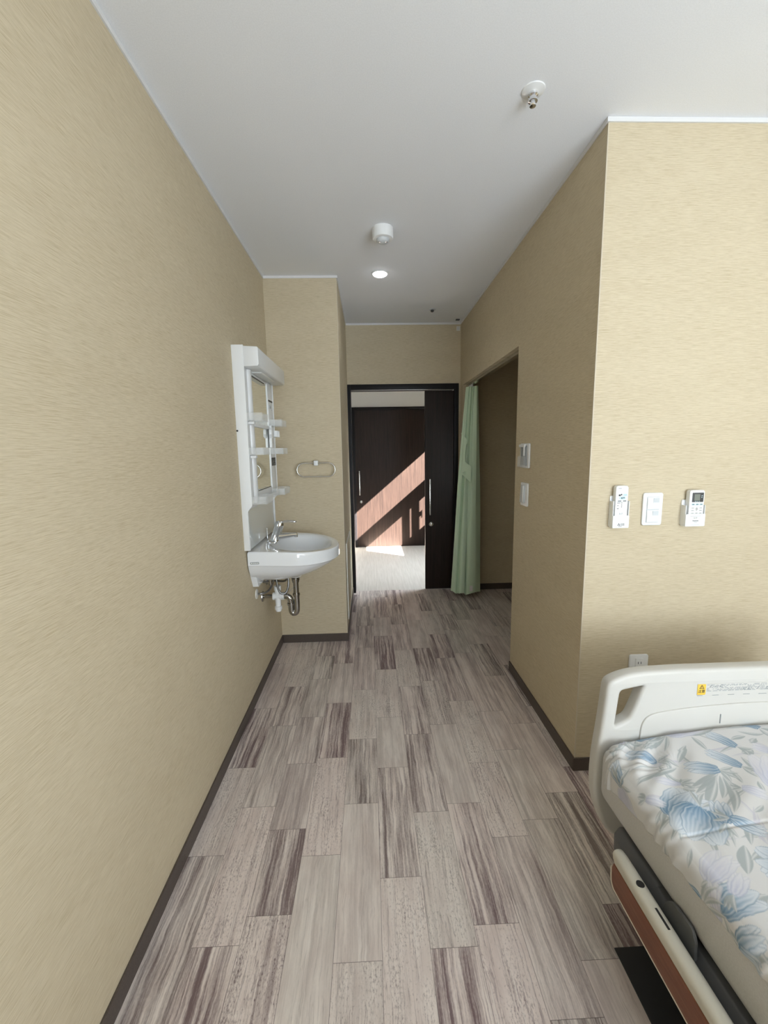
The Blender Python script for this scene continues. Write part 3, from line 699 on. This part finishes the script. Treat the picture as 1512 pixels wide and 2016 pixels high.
for z in (1.590, 1.413): obj('tray_bracket', MB().rbox(-.634, -.600, 2.275, 2.310, z-.010, z+.004, 2, .008, .001), 'white', cab)
obj('shelf_bar', MB().box(-.638, -.628, 2.405, 2.745, 1.575, 1.594, .002), 'white', cab)
hk = MB().rbox(-.634, -.618, 2.742, 2.768, 1.46, 1.60, 0, .004, .001).prism([(2.755, 1.590), (2.79, 1.570), (2.795, 1.545), (2.770, 1.520), (2.742, 1.520), (2.718, 1.545), (2.722, 1.572)], 0, -.630, -.612, .002)
obj('cup_hook', hk, 'white', cab)
hk = MB()
for i in range(4): hk.box(-.634, -.594, 2.790+i*.026, 2.798+i*.026, 1.530, 1.570, .002)
hk.box(-.634, -.628, 2.785, 2.885, 1.528, 1.572, .002)
obj('toothbrush_holder', hk, 'white', cab)
obj('vent_slot', MB().box(-.634, -.632, 2.765, 2.880, 1.752, 1.762), 'black', cab, label='black slot')
obj('rocker_switch', MB().box(-.634, -.631, 2.775, 2.835, 1.712, 1.730, .001).box(-.634, -.6322, 2.852, 2.860, 1.700, 1.706), 'paleink', cab)
lb = obj('dark_label', MB().box(-.634, -.632, 2.775, 2.885, 1.345, 1.397), 'darkgrey', cab, label='square dark grey label')
m = MB(); rr = random.Random(11)
for i in range(9):
    y_, z_ = 2.785+rr.random()*.08, 1.352+rr.random()*.035; m.box(-.632, -.6314, y_, y_+.012, z_, z_+.004)
obj('label_print', m, 'greyink', lb, smooth=False)
obj('screw_cap', MB().lathe([(0, 0), (.005, 0), (.004, .004), (0, .005)], (-.684, CY0, 1.546), (0, -1, 0), 16), 'black', cab)

# ============================================================ WASHBASIN
WY, HWY = 2.565, .287
bas = thing('washbasin', (XL, WY, .42), 'white wall-hung ceramic washbasin with chrome tap and exposed trap', 'washbasin')
def d_shape(th):
    """radius of the D outline seen from (-.43, WY)"""
    cx = -.43; c_, s_ = math.cos(th), math.sin(th); best = 9
    # straight sides and back
    if abs(s_) > 1e-9:
        t = HWY/abs(s_)
        if cx + t*c_ <= -.46+1e-6: best = min(best, t)
    if c_ < 0: best = min(best, (XL-cx)/c_)
    # elliptical nose about (-.46)
    a, b = .260, HWY; ox = cx+.46
    A = (c_/a)**2 + (s_/b)**2; B = 2*ox*c_/a**2; Cc = (ox/a)**2-1
    t = (-B+math.sqrt(max(B*B-4*A*Cc, 0)))/(2*A)
    if cx + t*c_ > -.46-1e-6: best = min(best, t)
    return best
N = 96; TH = [2*PI*k/N for k in range(N)]; RAD = [d_shape(t) for t in TH]
# keep the back corners crisp
def ring(f, z): return [(-.43+f(k)*math.cos(TH[k]), WY+f(k)*math.sin(TH[k]), z(-.43+f(k)*math.cos(TH[k]))) for k in range(N)]
zr = lambda x: .893 - .030*max(0, (x+.689)/.49)**1.6
zb = lambda x: .812 - .016*max(0, (x+.689)/.49)
def bowl(k, s):
    a, b = .185*s, .225*s; c_, s_ = math.cos(TH[k]), math.sin(TH[k])
    return 1/math.sqrt((c_/a)**2+(s_/b)**2)
def bring(s, z, dx=0): return [(-.43+dx+bowl(k, s)*math.cos(TH[k]), WY+bowl(k, s)*math.sin(TH[k]), z(-.43+bowl(k, s)*math.cos(TH[k])) if callable(z) else z) for k in range(N)]
def hull(s, z): return [(XL+(-.43+RAD[k]*math.cos(TH[k])-XL)*s, WY+RAD[k]*math.sin(TH[k])*s, z(-.43+RAD[k]*math.cos(TH[k]))) for k in range(N)]
rings_ = [hull(.10, lambda x: .668), hull(.45, lambda x: .682), hull(.66, lambda x: .706), hull(.82, lambda x: .740), hull(.93, lambda x: .774), hull(.97, lambda x: zb(x)-.008), hull(.985, zb),
          ring(lambda k: RAD[k]*.999, lambda x: zb(x)+.004), ring(lambda k: RAD[k], lambda x: zr(x)-.014), ring(lambda k: RAD[k]*.994, lambda x: zr(x)-.004), ring(lambda k: RAD[k]*.980, zr),
          ring(lambda k: RAD[k]*.5+bowl(k, 1.06)*.5 if RAD[k] > bowl(k, 1.08) else RAD[k]*.96, lambda x: zr(x)-.001),
          bring(1.04, lambda x: zr(x)-.001), bring(1.0, lambda x: zr(x)-.006), bring(.93, lambda x: .862-.02*max(0, x+.43)/.2), bring(.82, .815), bring(.66, .778), bring(.45, .752), bring(.25, .742), bring(.10, .738)]
bowl_o = obj('basin', MB().rings(rings_), 'ceramic', bas)
obj('wall_skirt', MB().rings([[(XL, WY-.256, .790), (XL+.03, WY-.250, .790), (XL+.03, WY+.250, .790), (XL, WY+.256, .790)], [(XL, WY-.19, .664), (XL+.032, WY-.19, .664), (XL+.032, WY+.19, .664), (XL, WY+.19, .664)]]), 'ceramic', bas)
obj('drain_grate', MB().lathe([(0, .0), (.022, 0), (.024, .002), (.020, .004), (0, .005)], (-.43, WY, .737)), 'chrome', bas)
obj('overflow_hole', MB().lathe([(0, 0), (.012, 0), (.012, .002), (0, .0025)], (-.603, WY, .835), (1, 0, .35), 20), 'steel', bas)
lg = obj('maker_plate', MB().rbox(-.668, -.620, WY-HWY-.0012, WY-HWY, .823, .836, 1, .004, .0003), 'greyink', bas, label='small grey maker plate on the rim')
m = MB().lathe([(0, 0), (.004, 0), (.004, .0006), (0, .0006)], (-.660, WY-HWY-.0012, .8300), (0, -1, 0), 16)
for i in range(5): m.box(-.652+i*.006, -.6482+i*.006, WY-HWY-.0018, WY-HWY-.0012, .8265, .8325)
obj('maker_mark', m, 'paper', lg, smooth=False)
# tap
fx, fz = -.595, .890
tap = obj('tap', MB().lathe([(0, 0), (.030, 0), (.030, .004), (.027, .010), (.026, .045), (.026, .088), (.0275, .092), (.0275, .116), (.023, .125), (0, .126)], (fx, WY, fz), (.33, 0, 1), 28), 'chrome', bas, label='chrome single-lever mixer tap')
obj('spout', MB().tube([(-.585, WY, .922), (-.545, WY, .922), (-.50, WY, .927), (-.455, WY, .931)], [.021, .018, .015, .0125], 18).lathe([(0, 0), (.010, 0), (.010, .014), (0, .014)], (-.462, WY, .914), n=18), 'chrome', tap)
obj('lever', MB().rbox(-.572, -.535, WY-.017, WY+.017, 1.004, 1.016, 2, .012, .003).tube([(-.545, WY-.012, 1.011), (-.500, WY-.013, 1.013), (-.462, WY-.010, 1.010), (-.456, WY, 1.009), (-.462, WY+.010, 1.010), (-.500, WY+.013, 1.013), (-.545, WY+.012, 1.011)], .0048, 10, 2), 'chrome', tap)
obj('base_plate', MB().rbox(-.628, -.565, WY-.078, WY+.078, .888, .9005, 2, .018, .003), 'chrome', tap)
obj('pop_up_rod', MB().tube([(-.640, WY+.01, .885), (-.640, WY+.01, .965)], .0035, 10).lathe([(0, 0), (.006, 0), (.006, .012), (0, .013)], (-.640, WY+.01, .962), n=14), 'chrome', tap)
# waste and supply under the bowl
pt = obj('drain_tailpiece', MB().lathe([(0, .01), (.038, .01), (.038, -.006), (.030, -.012), (.0, -.012)], (-.478, WY, .672)), 'whitesat', bas)
m = MB().tube([(-.478, WY, .662), (-.478, WY, .548)], .0165, 20)
for z, r in ((.645, .024), (.632, .021), (.548, .022)): m.lathe([(0, -.006), (r, -.006), (r, .006), (0, .006)], (-.478, WY, z))
m.tube([(-.478, WY, .555), (-.478, WY, .470), (-.480, WY, .432), (-.496, WY, .420), (-.512, WY, .432), (-.514, WY, .465), (-.514, WY, .500), (-.522, WY, .530), (-.545, WY, .538), (-.560, WY, .538)], .0185, 20, 2)
m.lathe([(0, -.006), (.024, -.006), (.024, .006), (0, .006)], (-.514, WY, .486))
obj('u_trap', m, 'dark_chrome', bas, label='chrome S-bend waste trap')
m = MB().lathe([(0, 0), (.016, 0), (.018, .004), (.018, .012), (.0225, .013), (.0225, .032), (.0175, .034), (.0175, .135), (.022, .137), (.022, .165), (.014, .166), (0, .166)], (-.594, WY, .440), n=24)
m.tube([(-.625, WY, .538), (-.562, WY, .538)], .019, 20)
m.lathe([(0, -.012), (.024, -.012), (.024, .012), (0, .012)], (-.566, WY, .538), (1, 0, 0)).lathe([(0, -.006), (.024, -.006), (.024, .006), (0, .006)], (-.618, WY, .538), (1, 0, 0))
obj('trap_body', m, 'white', bas, label='white plastic bottle trap')
obj('wall_pipe', MB().tube([(XL, WY, .538), (-.62, WY, .538)], .012, 16).lathe([(0, 0), (.034, 0), (.032, .006), (.014, .012), (0, .012)], (XL, WY, .538), (1, 0, 0)), 'dark_chrome', bas)
obj('wall_rosette', MB().lathe([(0, 0), (.030, 0), (.028, .004), (.008, .007), (0, .007)], (XL, WY-.13, .600), (1, 0, 0)), 'offwhite', bas)
m = MB().tube([(XL+.004, WY-.13, .600), (-.66, WY-.13, .600), (-.628, WY-.10, .602), (-.612, WY-.06, .625), (-.605, WY-.03, .665), (-.60, WY-.02, .72)], .0062, 12, 3)
obj('supply_hose', m, 'braid', bas)
m = MB().tube([(-.60, WY-.01, .70), (-.592, WY-.02, .63), (-.582, WY-.02, .575), (-.560, WY-.02, .553), (-.535, WY-.01, .565), (-.522, WY, .61), (-.530, WY+.02, .69)], .0062, 12, 3)
obj('supply_hose', m, 'braid', bas)
m = MB().tube([(XL, WY+.13, .600), (-.64, WY+.13, .600), (-.58, WY+.10, .600), (-.545, WY+.06, .62), (-.54, WY+.03, .69)], .0062, 12, 3).lathe([(0, 0), (.030, 0), (.028, .004), (.008, .007), (0, .007)], (XL, WY+.13, .600), (1, 0, 0))
obj('supply_hose', m, 'braid', bas)
for y in (-.08, .09):
    obj('stop_valve', MB().lathe([(0, -.018), (.011, -.018), (.013, 0), (.011, .018), (0, .018)], (-.615, WY+y, .655)).tube([(-.66, WY+y, .655), (-.60, WY+y, .655)], .007, 12), 'dark_chrome', bas)
obj('plug_chain', MB().tube([(-.575, WY-.022, .535), (-.555, WY-.024, .528), (-.535, WY-.02, .545), (-.505, WY-.012, .585), (-.482, WY-.018, .605)], .0013, 6, 2), 'greyink', bas)

# ============================================================ TOWEL RING
tr = thing('towel_ring', (-.378, YA, 1.27), 'oval steel towel ring on a white bracket, on the alcove wall', 'towel ring')
def stad(cx, cz, hw_, hh, n=10):
    P = []
    for s0, xc in ((-90, cx+hw_-hh), (90, cx-hw_+hh)):
        for k in range(n+1):
            a = math.radians(s0+180*k/n); P.append((xc+hh*math.cos(a), cz+hh*math.sin(a)))
    return P
pp = [(a, YA-.045-(.0 if True else 0), b) for a, b in stad(-.378, 1.303, .134, .048)]
obj('ring', MB().tube(pp+[pp[0]], .0048, 12), 'steel', tr)
obj('bracket', MB().box(-.392, -.364, YA-.056, YA, 1.333, 1.368, .003), 'white', tr)

# access panel low on the column side
ap = thing('access_panel', (XC, 3.45, .11), 'papered access panel with a thin pale frame, low on the column side by the doorway', 'access panel')
obj('panel', MB().box(XC, XC+.004, 3.21, 3.73, .115, .715), 'wall', ap)
m = MB().box(XC, XC+.007, 3.20, 3.208, .107, .723).box(XC, XC+.007, 3.732, 3.74, .107, .723).box(XC, XC+.007, 3.208, 3.732, .107, .114).box(XC, XC+.007, 3.208, 3.732, .716, .723)
obj('panel_frame', m, 'offwhite', ap, smooth=False)

# ============================================================ CURTAIN
def cloth_bm(fn, ns, nt, thick=.003):
    bm = bmesh.new(); G = [[bm.verts.new(fn(i/ns, j/nt)) for j in range(nt+1)] for i in range(ns+1)]
    fs = [bm.faces.new((G[i][j], G[i+1][j], G[i+1][j+1], G[i][j+1])) for i in range(ns) for j in range(nt)]
    bmesh.ops.recalc_face_normals(bm, faces=fs); bmesh.ops.solidify(bm, geom=fs, thickness=thick)
    return bm
cur = thing('curtain', (.92, 3.93, 0), 'pale green pleated curtain drawn to the far end of the closet opening', 'curtain')
BOT = [(1.050, 3.925), (.985, 3.872), (.905, 3.862), (.893, 3.905), (.880, 3.868), (.838, 3.868), (.828, 3.925), (.800, 3.905), (.778, 3.925), (.775, 3.975), (.86, 3.985), (.94, 3.97), (1.01, 3.99), (1.045, 4.015)]
TOP = [(.985, 3.860), (.968, 3.846), (.955, 3.870), (.942, 3.862), (.938, 3.888), (.926, 3.868), (.916, 3.890), (.906, 3.876), (.898, 3.905), (.890, 3.925), (.905, 3.960), (.93, 3.945), (.950, 3.975), (.975, 3.96)]
def spline(P, s):
    P = [Vector(p) for p in P]; n = len(P)-1; f = min(s*n, n-1e-6); i = int(f); t = f-i
    p0, p1, p2, p3 = P[max(i-1, 0)], P[i], P[i+1], P[min(i+2, n)]
    return .5*((2*p1)+(p2-p0)*t+(2*p0-5*p1+4*p2-p3)*t*t+(3*p1-p0-3*p2+p3)*t**3)
ZT, ZBm = 1.985, .055
def curt(s, t):
    z = ZBm + (ZT-ZBm)*t
    k = (1-t)**.85 if t < .93 else (1-t)**.85
    a, b = spline(BOT, s), spline(TOP, s); q = b + (a-b)*k
    wob = (.006*math.sin(s*40+z*2.2)+.005*math.sin(s*83+1))*(1-abs(2*t-1))
    zz = z + (.012*math.sin(s*23)*(1-t)**6 if t < .5 else 0)
    return (q.x+wob, q.y+wob*.5, zz)
obj('cloth', cloth_bm(curt, 130, 60), 'curtain', cur)
def hemf(s, t):
    x, y, z = curt(s, 0); x2, y2, _ = curt(s, .046)
    return (x+(x2-x)*t - 0, y+(y2-y)*t - .0032, z - .004 + t*.092)
obj('hem', cloth_bm(hemf, 130, 3, .0015), 'curtain', cur)
obj('care_tag', MB().box(.930, .958, 3.850, 3.8515, .080, .135), 'paper', cur, smooth=False, label='small white care tag at the hem')
obj('curtain_rail', MB().box(.915, .950, YO0+.002, YO1-.002, ZO-.022, ZO), 'steel', cur, smooth=False)
m = MB()
for i in range(7): m.lathe([(0, 0), (.006, 0), (.006, .018), (0, .018)], (.9325, 3.86+i*.02, 1.980), n=10)
obj('runner', m, 'white', cur)

# ============================================================ WALL FITTINGS
# right wall (faces the viewer)
Y = YR
def remote_holder(name, x0, x1, z0, zf, zs, label):
    t = thing(name, ((x0+x1)/2, Y, z0), label, 'remote holder')
    m = MB().rbox(x0, x1, Y-.005, Y, z0+.003, zs+.02, 1, .004, .001).box(x0, x1, Y-.030, Y-.005, z0, z0+.004, .001)
    m.box(x0, x0+.003, Y-.030, Y-.005, z0+.004, zs, .001).box(x1-.003, x1, Y-.030, Y-.005, z0+.004, zs, .001)
    m.rbox(x0, x1, Y-.033, Y-.030, z0, zf, 1, .004, .0008)
    obj('cradle', m, 'white', t); return t
remote_holder('remote_holder', .972, 1.039, 1.106, 1.157, 1.215, 'white wall cradle holding the narrow lighting remote, left of the switch plate')
yf = Y-.029
r1 = thing('remote_control', (1.006, Y-.018, 1.11), 'narrow white remote with small dark keys, in the cradle left of the switch plate', 'remote control')
c1 = obj('casing', MB().rbox(.981, 1.032, yf, Y-.007, 1.111, 1.277, 1, .010, .003), 'white', r1)
yk = yf-.0012
k = MB().rbox(.992, 1.000, yk, yf, 1.2355, 1.2425, 1, .002, .0003).rbox(1.001, 1.006, yk, yf, 1.2385, 1.2445, 1, .002, .0003)
obj('key', k, 'ink', r1)
obj('key', MB().rbox(1.010, 1.026, yk, yf, 1.236, 1.244, 1, .003, .0003), 'blueink', r1)
e_ = MB().lathe([(0, 0), (.0105, 0), (.0105, .001), (0, .001)], (1.0075, yf, 1.228), (0, -1, 0), 24)
for v in e_.bm.verts: v.co.z = 1.228+(v.co.z-1.228)*.62; v.co.x = 1.0085+(v.co.x-1.0075)*1.25
obj('key', e_, 'blueink', r1)
obj('key', MB().rbox(1.003, 1.0075, yk-.0008, yk+.0002, 1.2252, 1.2305, 1, .001, .0002).rbox(1.0115, 1.0150, yk-.0008, yk+.0002, 1.2262, 1.2310, 1, .001, .0002), 'ink', r1)
obj('key', MB().rbox(.990, 1.004, yk, yf, 1.2125, 1.2185, 1, .002, .0003).rbox(1.011, 1.024, yk, yf, 1.213, 1.219, 1, .002, .0003), 'greyink', r1)
for q in ((.9875, .999, 1.2075, 1.2093), (1.003, 1.009, 1.2075, 1.2093), (.9885, .994, 1.1968, 1.1985), (.9880, .995, 1.1845, 1.1866)): obj('key_print', MB().box(q[0], q[1], yk, yf, q[2], q[3]), 'ink', r1, smooth=False)
for tri in ([(1.0045, 1.1985), (1.0085, 1.1985), (1.0065, 1.2020)], [(1.0045, 1.1935), (1.0085, 1.1935), (1.0065, 1.1900)]): obj('arrow_key', MB().prism(tri, 1, yk, yf), 'ink', r1)
obj('key_print', MB().box(.990, 1.002, yk, yf, 1.2655, 1.2667), 'ink', r1, smooth=False)
yh = Y-.033
obj('room_number', text_bm('517', .0095, face_minus_y(1.005, yf-.0004, 1.164)), 'greyink', r1, smooth=False)
p = MB()
for cx, cz in ((.9975, 1.1275), (.9945, 1.1225), (1.0005, 1.1225)): p.prism([(cx-.0022, cz), (cx, cz-.003), (cx+.0022, cz), (cx, cz+.003)], 1, yh-.0006, yh)
for i in range(3):
    for zz in (1.1215, 1.1250, 1.1283): p.box(1.0045+i*.0055, 1.009+i*.0055, yh-.0006, yh, zz-.0007, zz+.0006)
for v in p.bm.verts: v.co.z -= .004
p.box(.996, 1.010, yh-.0006, yh, 1.1125, 1.1136)
obj('maker_mark', p, 'ink', r1, smooth=False)

sw = thing('light_switch', (1.149, Y, 1.11), 'white two-gang light switch plate between the two remotes', 'light switch')
obj('plate', MB().rbox(1.108, 1.190, Y-.009, Y, 1.110, 1.244, 1, .009, .004), 'white', sw)
obj('inner_frame', MB().rbox(1.123, 1.175, Y-.0100, Y-.008, 1.122, 1.228, 1, .002, .0006), 'paleink', sw)
for z in (1.1235, 1.1765):
    rk = obj('rocker', MB().prism([(Y-.009, z), (Y-.0125, z), (Y-.0145, z+.0255), (Y-.0125, z+.050), (Y-.009, z+.050)], 0, 1.1242, 1.1738, .0012), 'white', sw)
    obj('name_strip', MB().box(1.147, 1.1705, Y-.0152, Y-.0120, z+.0225, z+.0265), 'offwhite', rk)
    obj('indicator', MB().box(1.147, 1.1705, Y-.0150, Y-.0122, z+.028, z+.046), 'paleink', rk)

remote_holder('remote_holder', 1.272, 1.353, 1.106, 1.157, 1.192, 'white wall cradle holding the air-conditioner remote, right of the switch plate')
r2 = thing('remote_control', (1.314, Y-.018, 1.11), 'white air-conditioner remote with a dark display, in the cradle right of the switch plate', 'remote control')
obj('casing', MB().rbox(1.285, 1.346, yf, Y-.007, 1.111, 1.253, 1, .008, .003), 'white', r2)
sc_ = obj('display', MB().rbox(1.295, 1.341, yk, yf+.001, 1.205, 1.243, 1, .002, .0004), 'darkgrey', r2, label='dark display window')
obj('lcd', MB().box(1.303, 1.326, yk-.0005, yk, 1.211, 1.237), 'lcd', sc_, label='grey green LCD')
obj('display_print', MB().box(1.3055, 1.312, yk-.0005, yk, 1.2070, 1.2085).box(1.3145, 1.318, yk-.0005, yk, 1.2070, 1.2085).box(1.322, 1.326, yk-.0005, yk, 1.2070, 1.2085).box(1.332, 1.335, yk-.0005, yk, 1.222, 1.226).box(1.332, 1.336, yk-.0005, yk, 1.229, 1.232), 'blueink', sc_, smooth=False)
for i in range(3):
    kb = obj('key', MB().rbox(1.2945+i*.0165, 1.307+i*.0165, yk, yf, 1.192, 1.199, 1, .0025, .0003), 'blueink', r2)
    obj('key_mark', MB().box(1.2965+i*.0165, 1.305+i*.0165, yk-.0004, yk, 1.1944, 1.1966), 'ink', kb, smooth=False)
for row, zz in enumerate((1.181, 1.171, 1.160)):
    for i in range(3):
        if i == 1 and row < 2: continue
        kb = obj('key', MB().rbox(1.2935+i*.0165, 1.3065+i*.0165, yk, yf, zz-.003, zz+.003, 1, .0025, .0003), 'paper', r2)
        obj('key_mark', MB().box(1.2955+i*.0165, 1.3045+i*.0165, yk-.0004, yk, zz-.0010, zz+.0010), 'greyink', kb, smooth=False)
kb = obj('key', MB().rbox(1.3115, 1.3215, yk, yf, 1.168, 1.186, 1, .003, .0003), 'paper', r2)
obj('key_mark', MB().prism([(1.3145, 1.1815), (1.3185, 1.1815), (1.3165, 1.1840)], 1, yk-.0004, yk).prism([(1.3145, 1.1722), (1.3185, 1.1722), (1.3165, 1.1698)], 1, yk-.0004, yk).box(1.3128, 1.3202, yk-.0004, yk, 1.1755, 1.1782), 'ink', kb, smooth=False)
obj('key', MB().rbox(1.3105, 1.3225, yk, yf, 1.1505, 1.1555, 1, .002, .0003), 'paper', r2)
for q in ((1.291, 1.335, 1.1478, 1.1486), (1.308, 1.320, 1.1215, 1.1224), (1.296, 1.330, 1.1128, 1.1134)): obj('small_print', MB().box(q[0], q[1], yh-.0005, yh, q[2], q[3]), 'greyink', r2, smooth=False)
ns = obj('number_sticker', MB().box(1.290, 1.331, yh-.0006, yh, 1.1345, 1.1460), 'paper', r2, smooth=False)
obj('room_number', text_bm('517', .0095, face_minus_y(1.3115, yh-.001, 1.1402)), 'greyink', ns, smooth=False)
obj('brand_print', text_bm('Panasonic', .0062, face_minus_y(1.3135, yh-.0004, 1.1290)), 'ink', r2, smooth=False)

ol = thing('power_outlet', (1.140, Y, .42), 'white wall outlet plate half hidden behind the bed headboard', 'outlet')
obj('plate', MB().rbox(1.099, 1.181, Y-.009, Y, .415, .545, 1, .008, .004), 'white', ol)
obj('socket_insert', MB().rbox(1.124, 1.158, Y-.0125, Y-.008, .430, .530, 1, .003, .001), 'white', ol)
for z in (.510, .478, .446):
    m = MB()
    for dx in (-.007, .005): m.box(1.141+dx, 1.1435+dx, Y-.0130, Y-.0122, z-.005, z+.005)
    obj('slot', m, 'ink', ol, smooth=False)

# corridor wall
s1 = thing('card_switch', (XR, 2.375, 1.32), 'white card-key switch with a clear cover, upper of two on the corridor wall', 'switch')
obj('plate', MB().rbox(XR-.010, XR, 2.308, 2.443, 1.320, 1.457, 0, .008, .003), 'white', s1)
obj('reader', MB().box(XR-.016, XR-.009, 2.335, 2.42, 1.335, 1.445, .002), 'greyink', s1)
obj('light_bar', MB().box(XR-.022, XR-.015, 2.352, 2.366, 1.387, 1.440, .001), 'white', s1)
obj('cover', MB().box(XR-.028, XR-.010, 2.338, 2.436, 1.324, 1.385, .003), 'glass', s1, smooth=False, label='clear plastic pocket')
obj('cap', MB().box(XR-.024, XR-.010, 2.345, 2.430, 1.436, 1.452, .004), 'white', s1)
s2 = thing('rocker_switch', (XR, 2.366, 1.104), 'white single switch with a tall silver bar, lower of two on the corridor wall', 'switch')
obj('plate', MB().rbox(XR-.010, XR, 2.315, 2.417, 1.104, 1.236, 0, .008, .003), 'white', s2)
obj('rocker', MB().prism([(XR-.009, 1.122), (XR-.020, 1.122), (XR-.014, 1.222), (XR-.009, 1.222)], 1, 2.345, 2.405, .002), 'paleink', s2)
obj('bar', MB().box(XR-.021, XR-.012, 2.352, 2.362, 1.125, 1.220, .001), 'white', s2)

# ============================================================ CEILING FITTINGS
sp1 = thing('sprinkler_head', (.567, 1.561, H-.05), 'chrome sprinkler head in a white ceiling ring, nearest the viewer', 'sprinkler')
obj('escutcheon', MB().lathe([(0, 0), (.038, 0), (.037, .003), (.020, .010), (.0, .010)], (.567, 1.561, H), (0, 0, -1)), 'whitesat', sp1)
obj('head', MB().lathe([(0, .008), (.015, .010), (.016, .016), (.011, .020), (.010, .026), (.015, .028), (.015, .033), (.008, .036), (.007, .042), (.011, .044), (.010, .047), (0, .048)], (.567, 1.561, H), (0, 0, -1), 28), 'chrome', sp1)
sd = thing('motion_sensor', (.097, 2.439, H-.08), 'round white ceiling motion sensor with a clear domed lens', 'sensor')
obj('housing', MB().lathe([(0, 0), (.056, 0), (.056, .045), (.053, .052), (.040, .054), (0, .054)], (.097, 2.439, H), (0, 0, -1), 40), 'white', sd)
obj('lens', MB().lathe([(.0, .050), (.036, .050), (.034, .062), (.026, .070), (.012, .074), (0, .075)], (.097, 2.439, H), (0, 0, -1), 32), 'paleink', sd)
m = MB()
for dx in (-.016, .016): m.lathe([(0, .060), (.009, .062), (.008, .072), (0, .074)], (.097+dx, 2.427, H), (0, 0, -1), 16)
obj('lens_bead', m, 'chrome', sd)
dl = thing('downlight', (.097, 3.013, H-.02), 'lit round LED downlight in the corridor ceiling', 'ceiling light')
obj('trim_ring', MB().lathe([(.046, .0), (.058, .0), (.058, .003), (.052, .006), (.046, .005), (.046, .0)], (.097, 3.013, H), (0, 0, -1), 40), 'white', dl)
obj('diffuser', MB().lathe([(0, 0), (.047, 0), (.045, .010), (.034, .016), (.018, .019), (0, .020)], (.097, 3.013, H), (0, 0, -1), 40), 'led', dl)
lamp('downlight_glow', 'SPOT', (.097, 3.013, H-.03), (0, 0, -1), 3, (.94, .97, 1.0), spot_size=2.5, spot_blend=.6, shadow_soft_size=.04)
sp2 = thing('sprinkler_head', (.557, 3.752, H-.03), 'small dark concealed sprinkler head in the ceiling near the door', 'sprinkler')
obj('escutcheon', MB().lathe([(0, 0), (.030, 0), (.028, .004), (.014, .006), (0, .006)], (.557, 3.752, H), (0, 0, -1)), 'paleink', sp2)
obj('head', MB().lathe([(0, .005), (.014, .006), (.014, .018), (.008, .022), (0, .023)], (.557, 3.752, H), (0, 0, -1), 24), 'darkgrey', sp2)
sg = thing('wall_sticker', (.862, YD, 2.53), 'small white printed sticker high on the door wall in the corner', 'sticker')
obj('card', MB().box(.842, .876, YD-.002, YD, 2.528, 2.568), 'paper', sg, smooth=False)
m = MB()
for z in (2.560, 2.553, 2.546, 2.540): m.box(.847, .871, YD-.0026, YD-.002, z-.0014, z+.0014)
obj('print', m, 'paleink', sg, smooth=False)
tag(obj('ceiling_clip', MB().box(.815, .850, 4.02, 4.05, H-.008, H, .002), 'darkgrey'), 'tiny dark clip on the ceiling beside the corner sticker', 'clip')
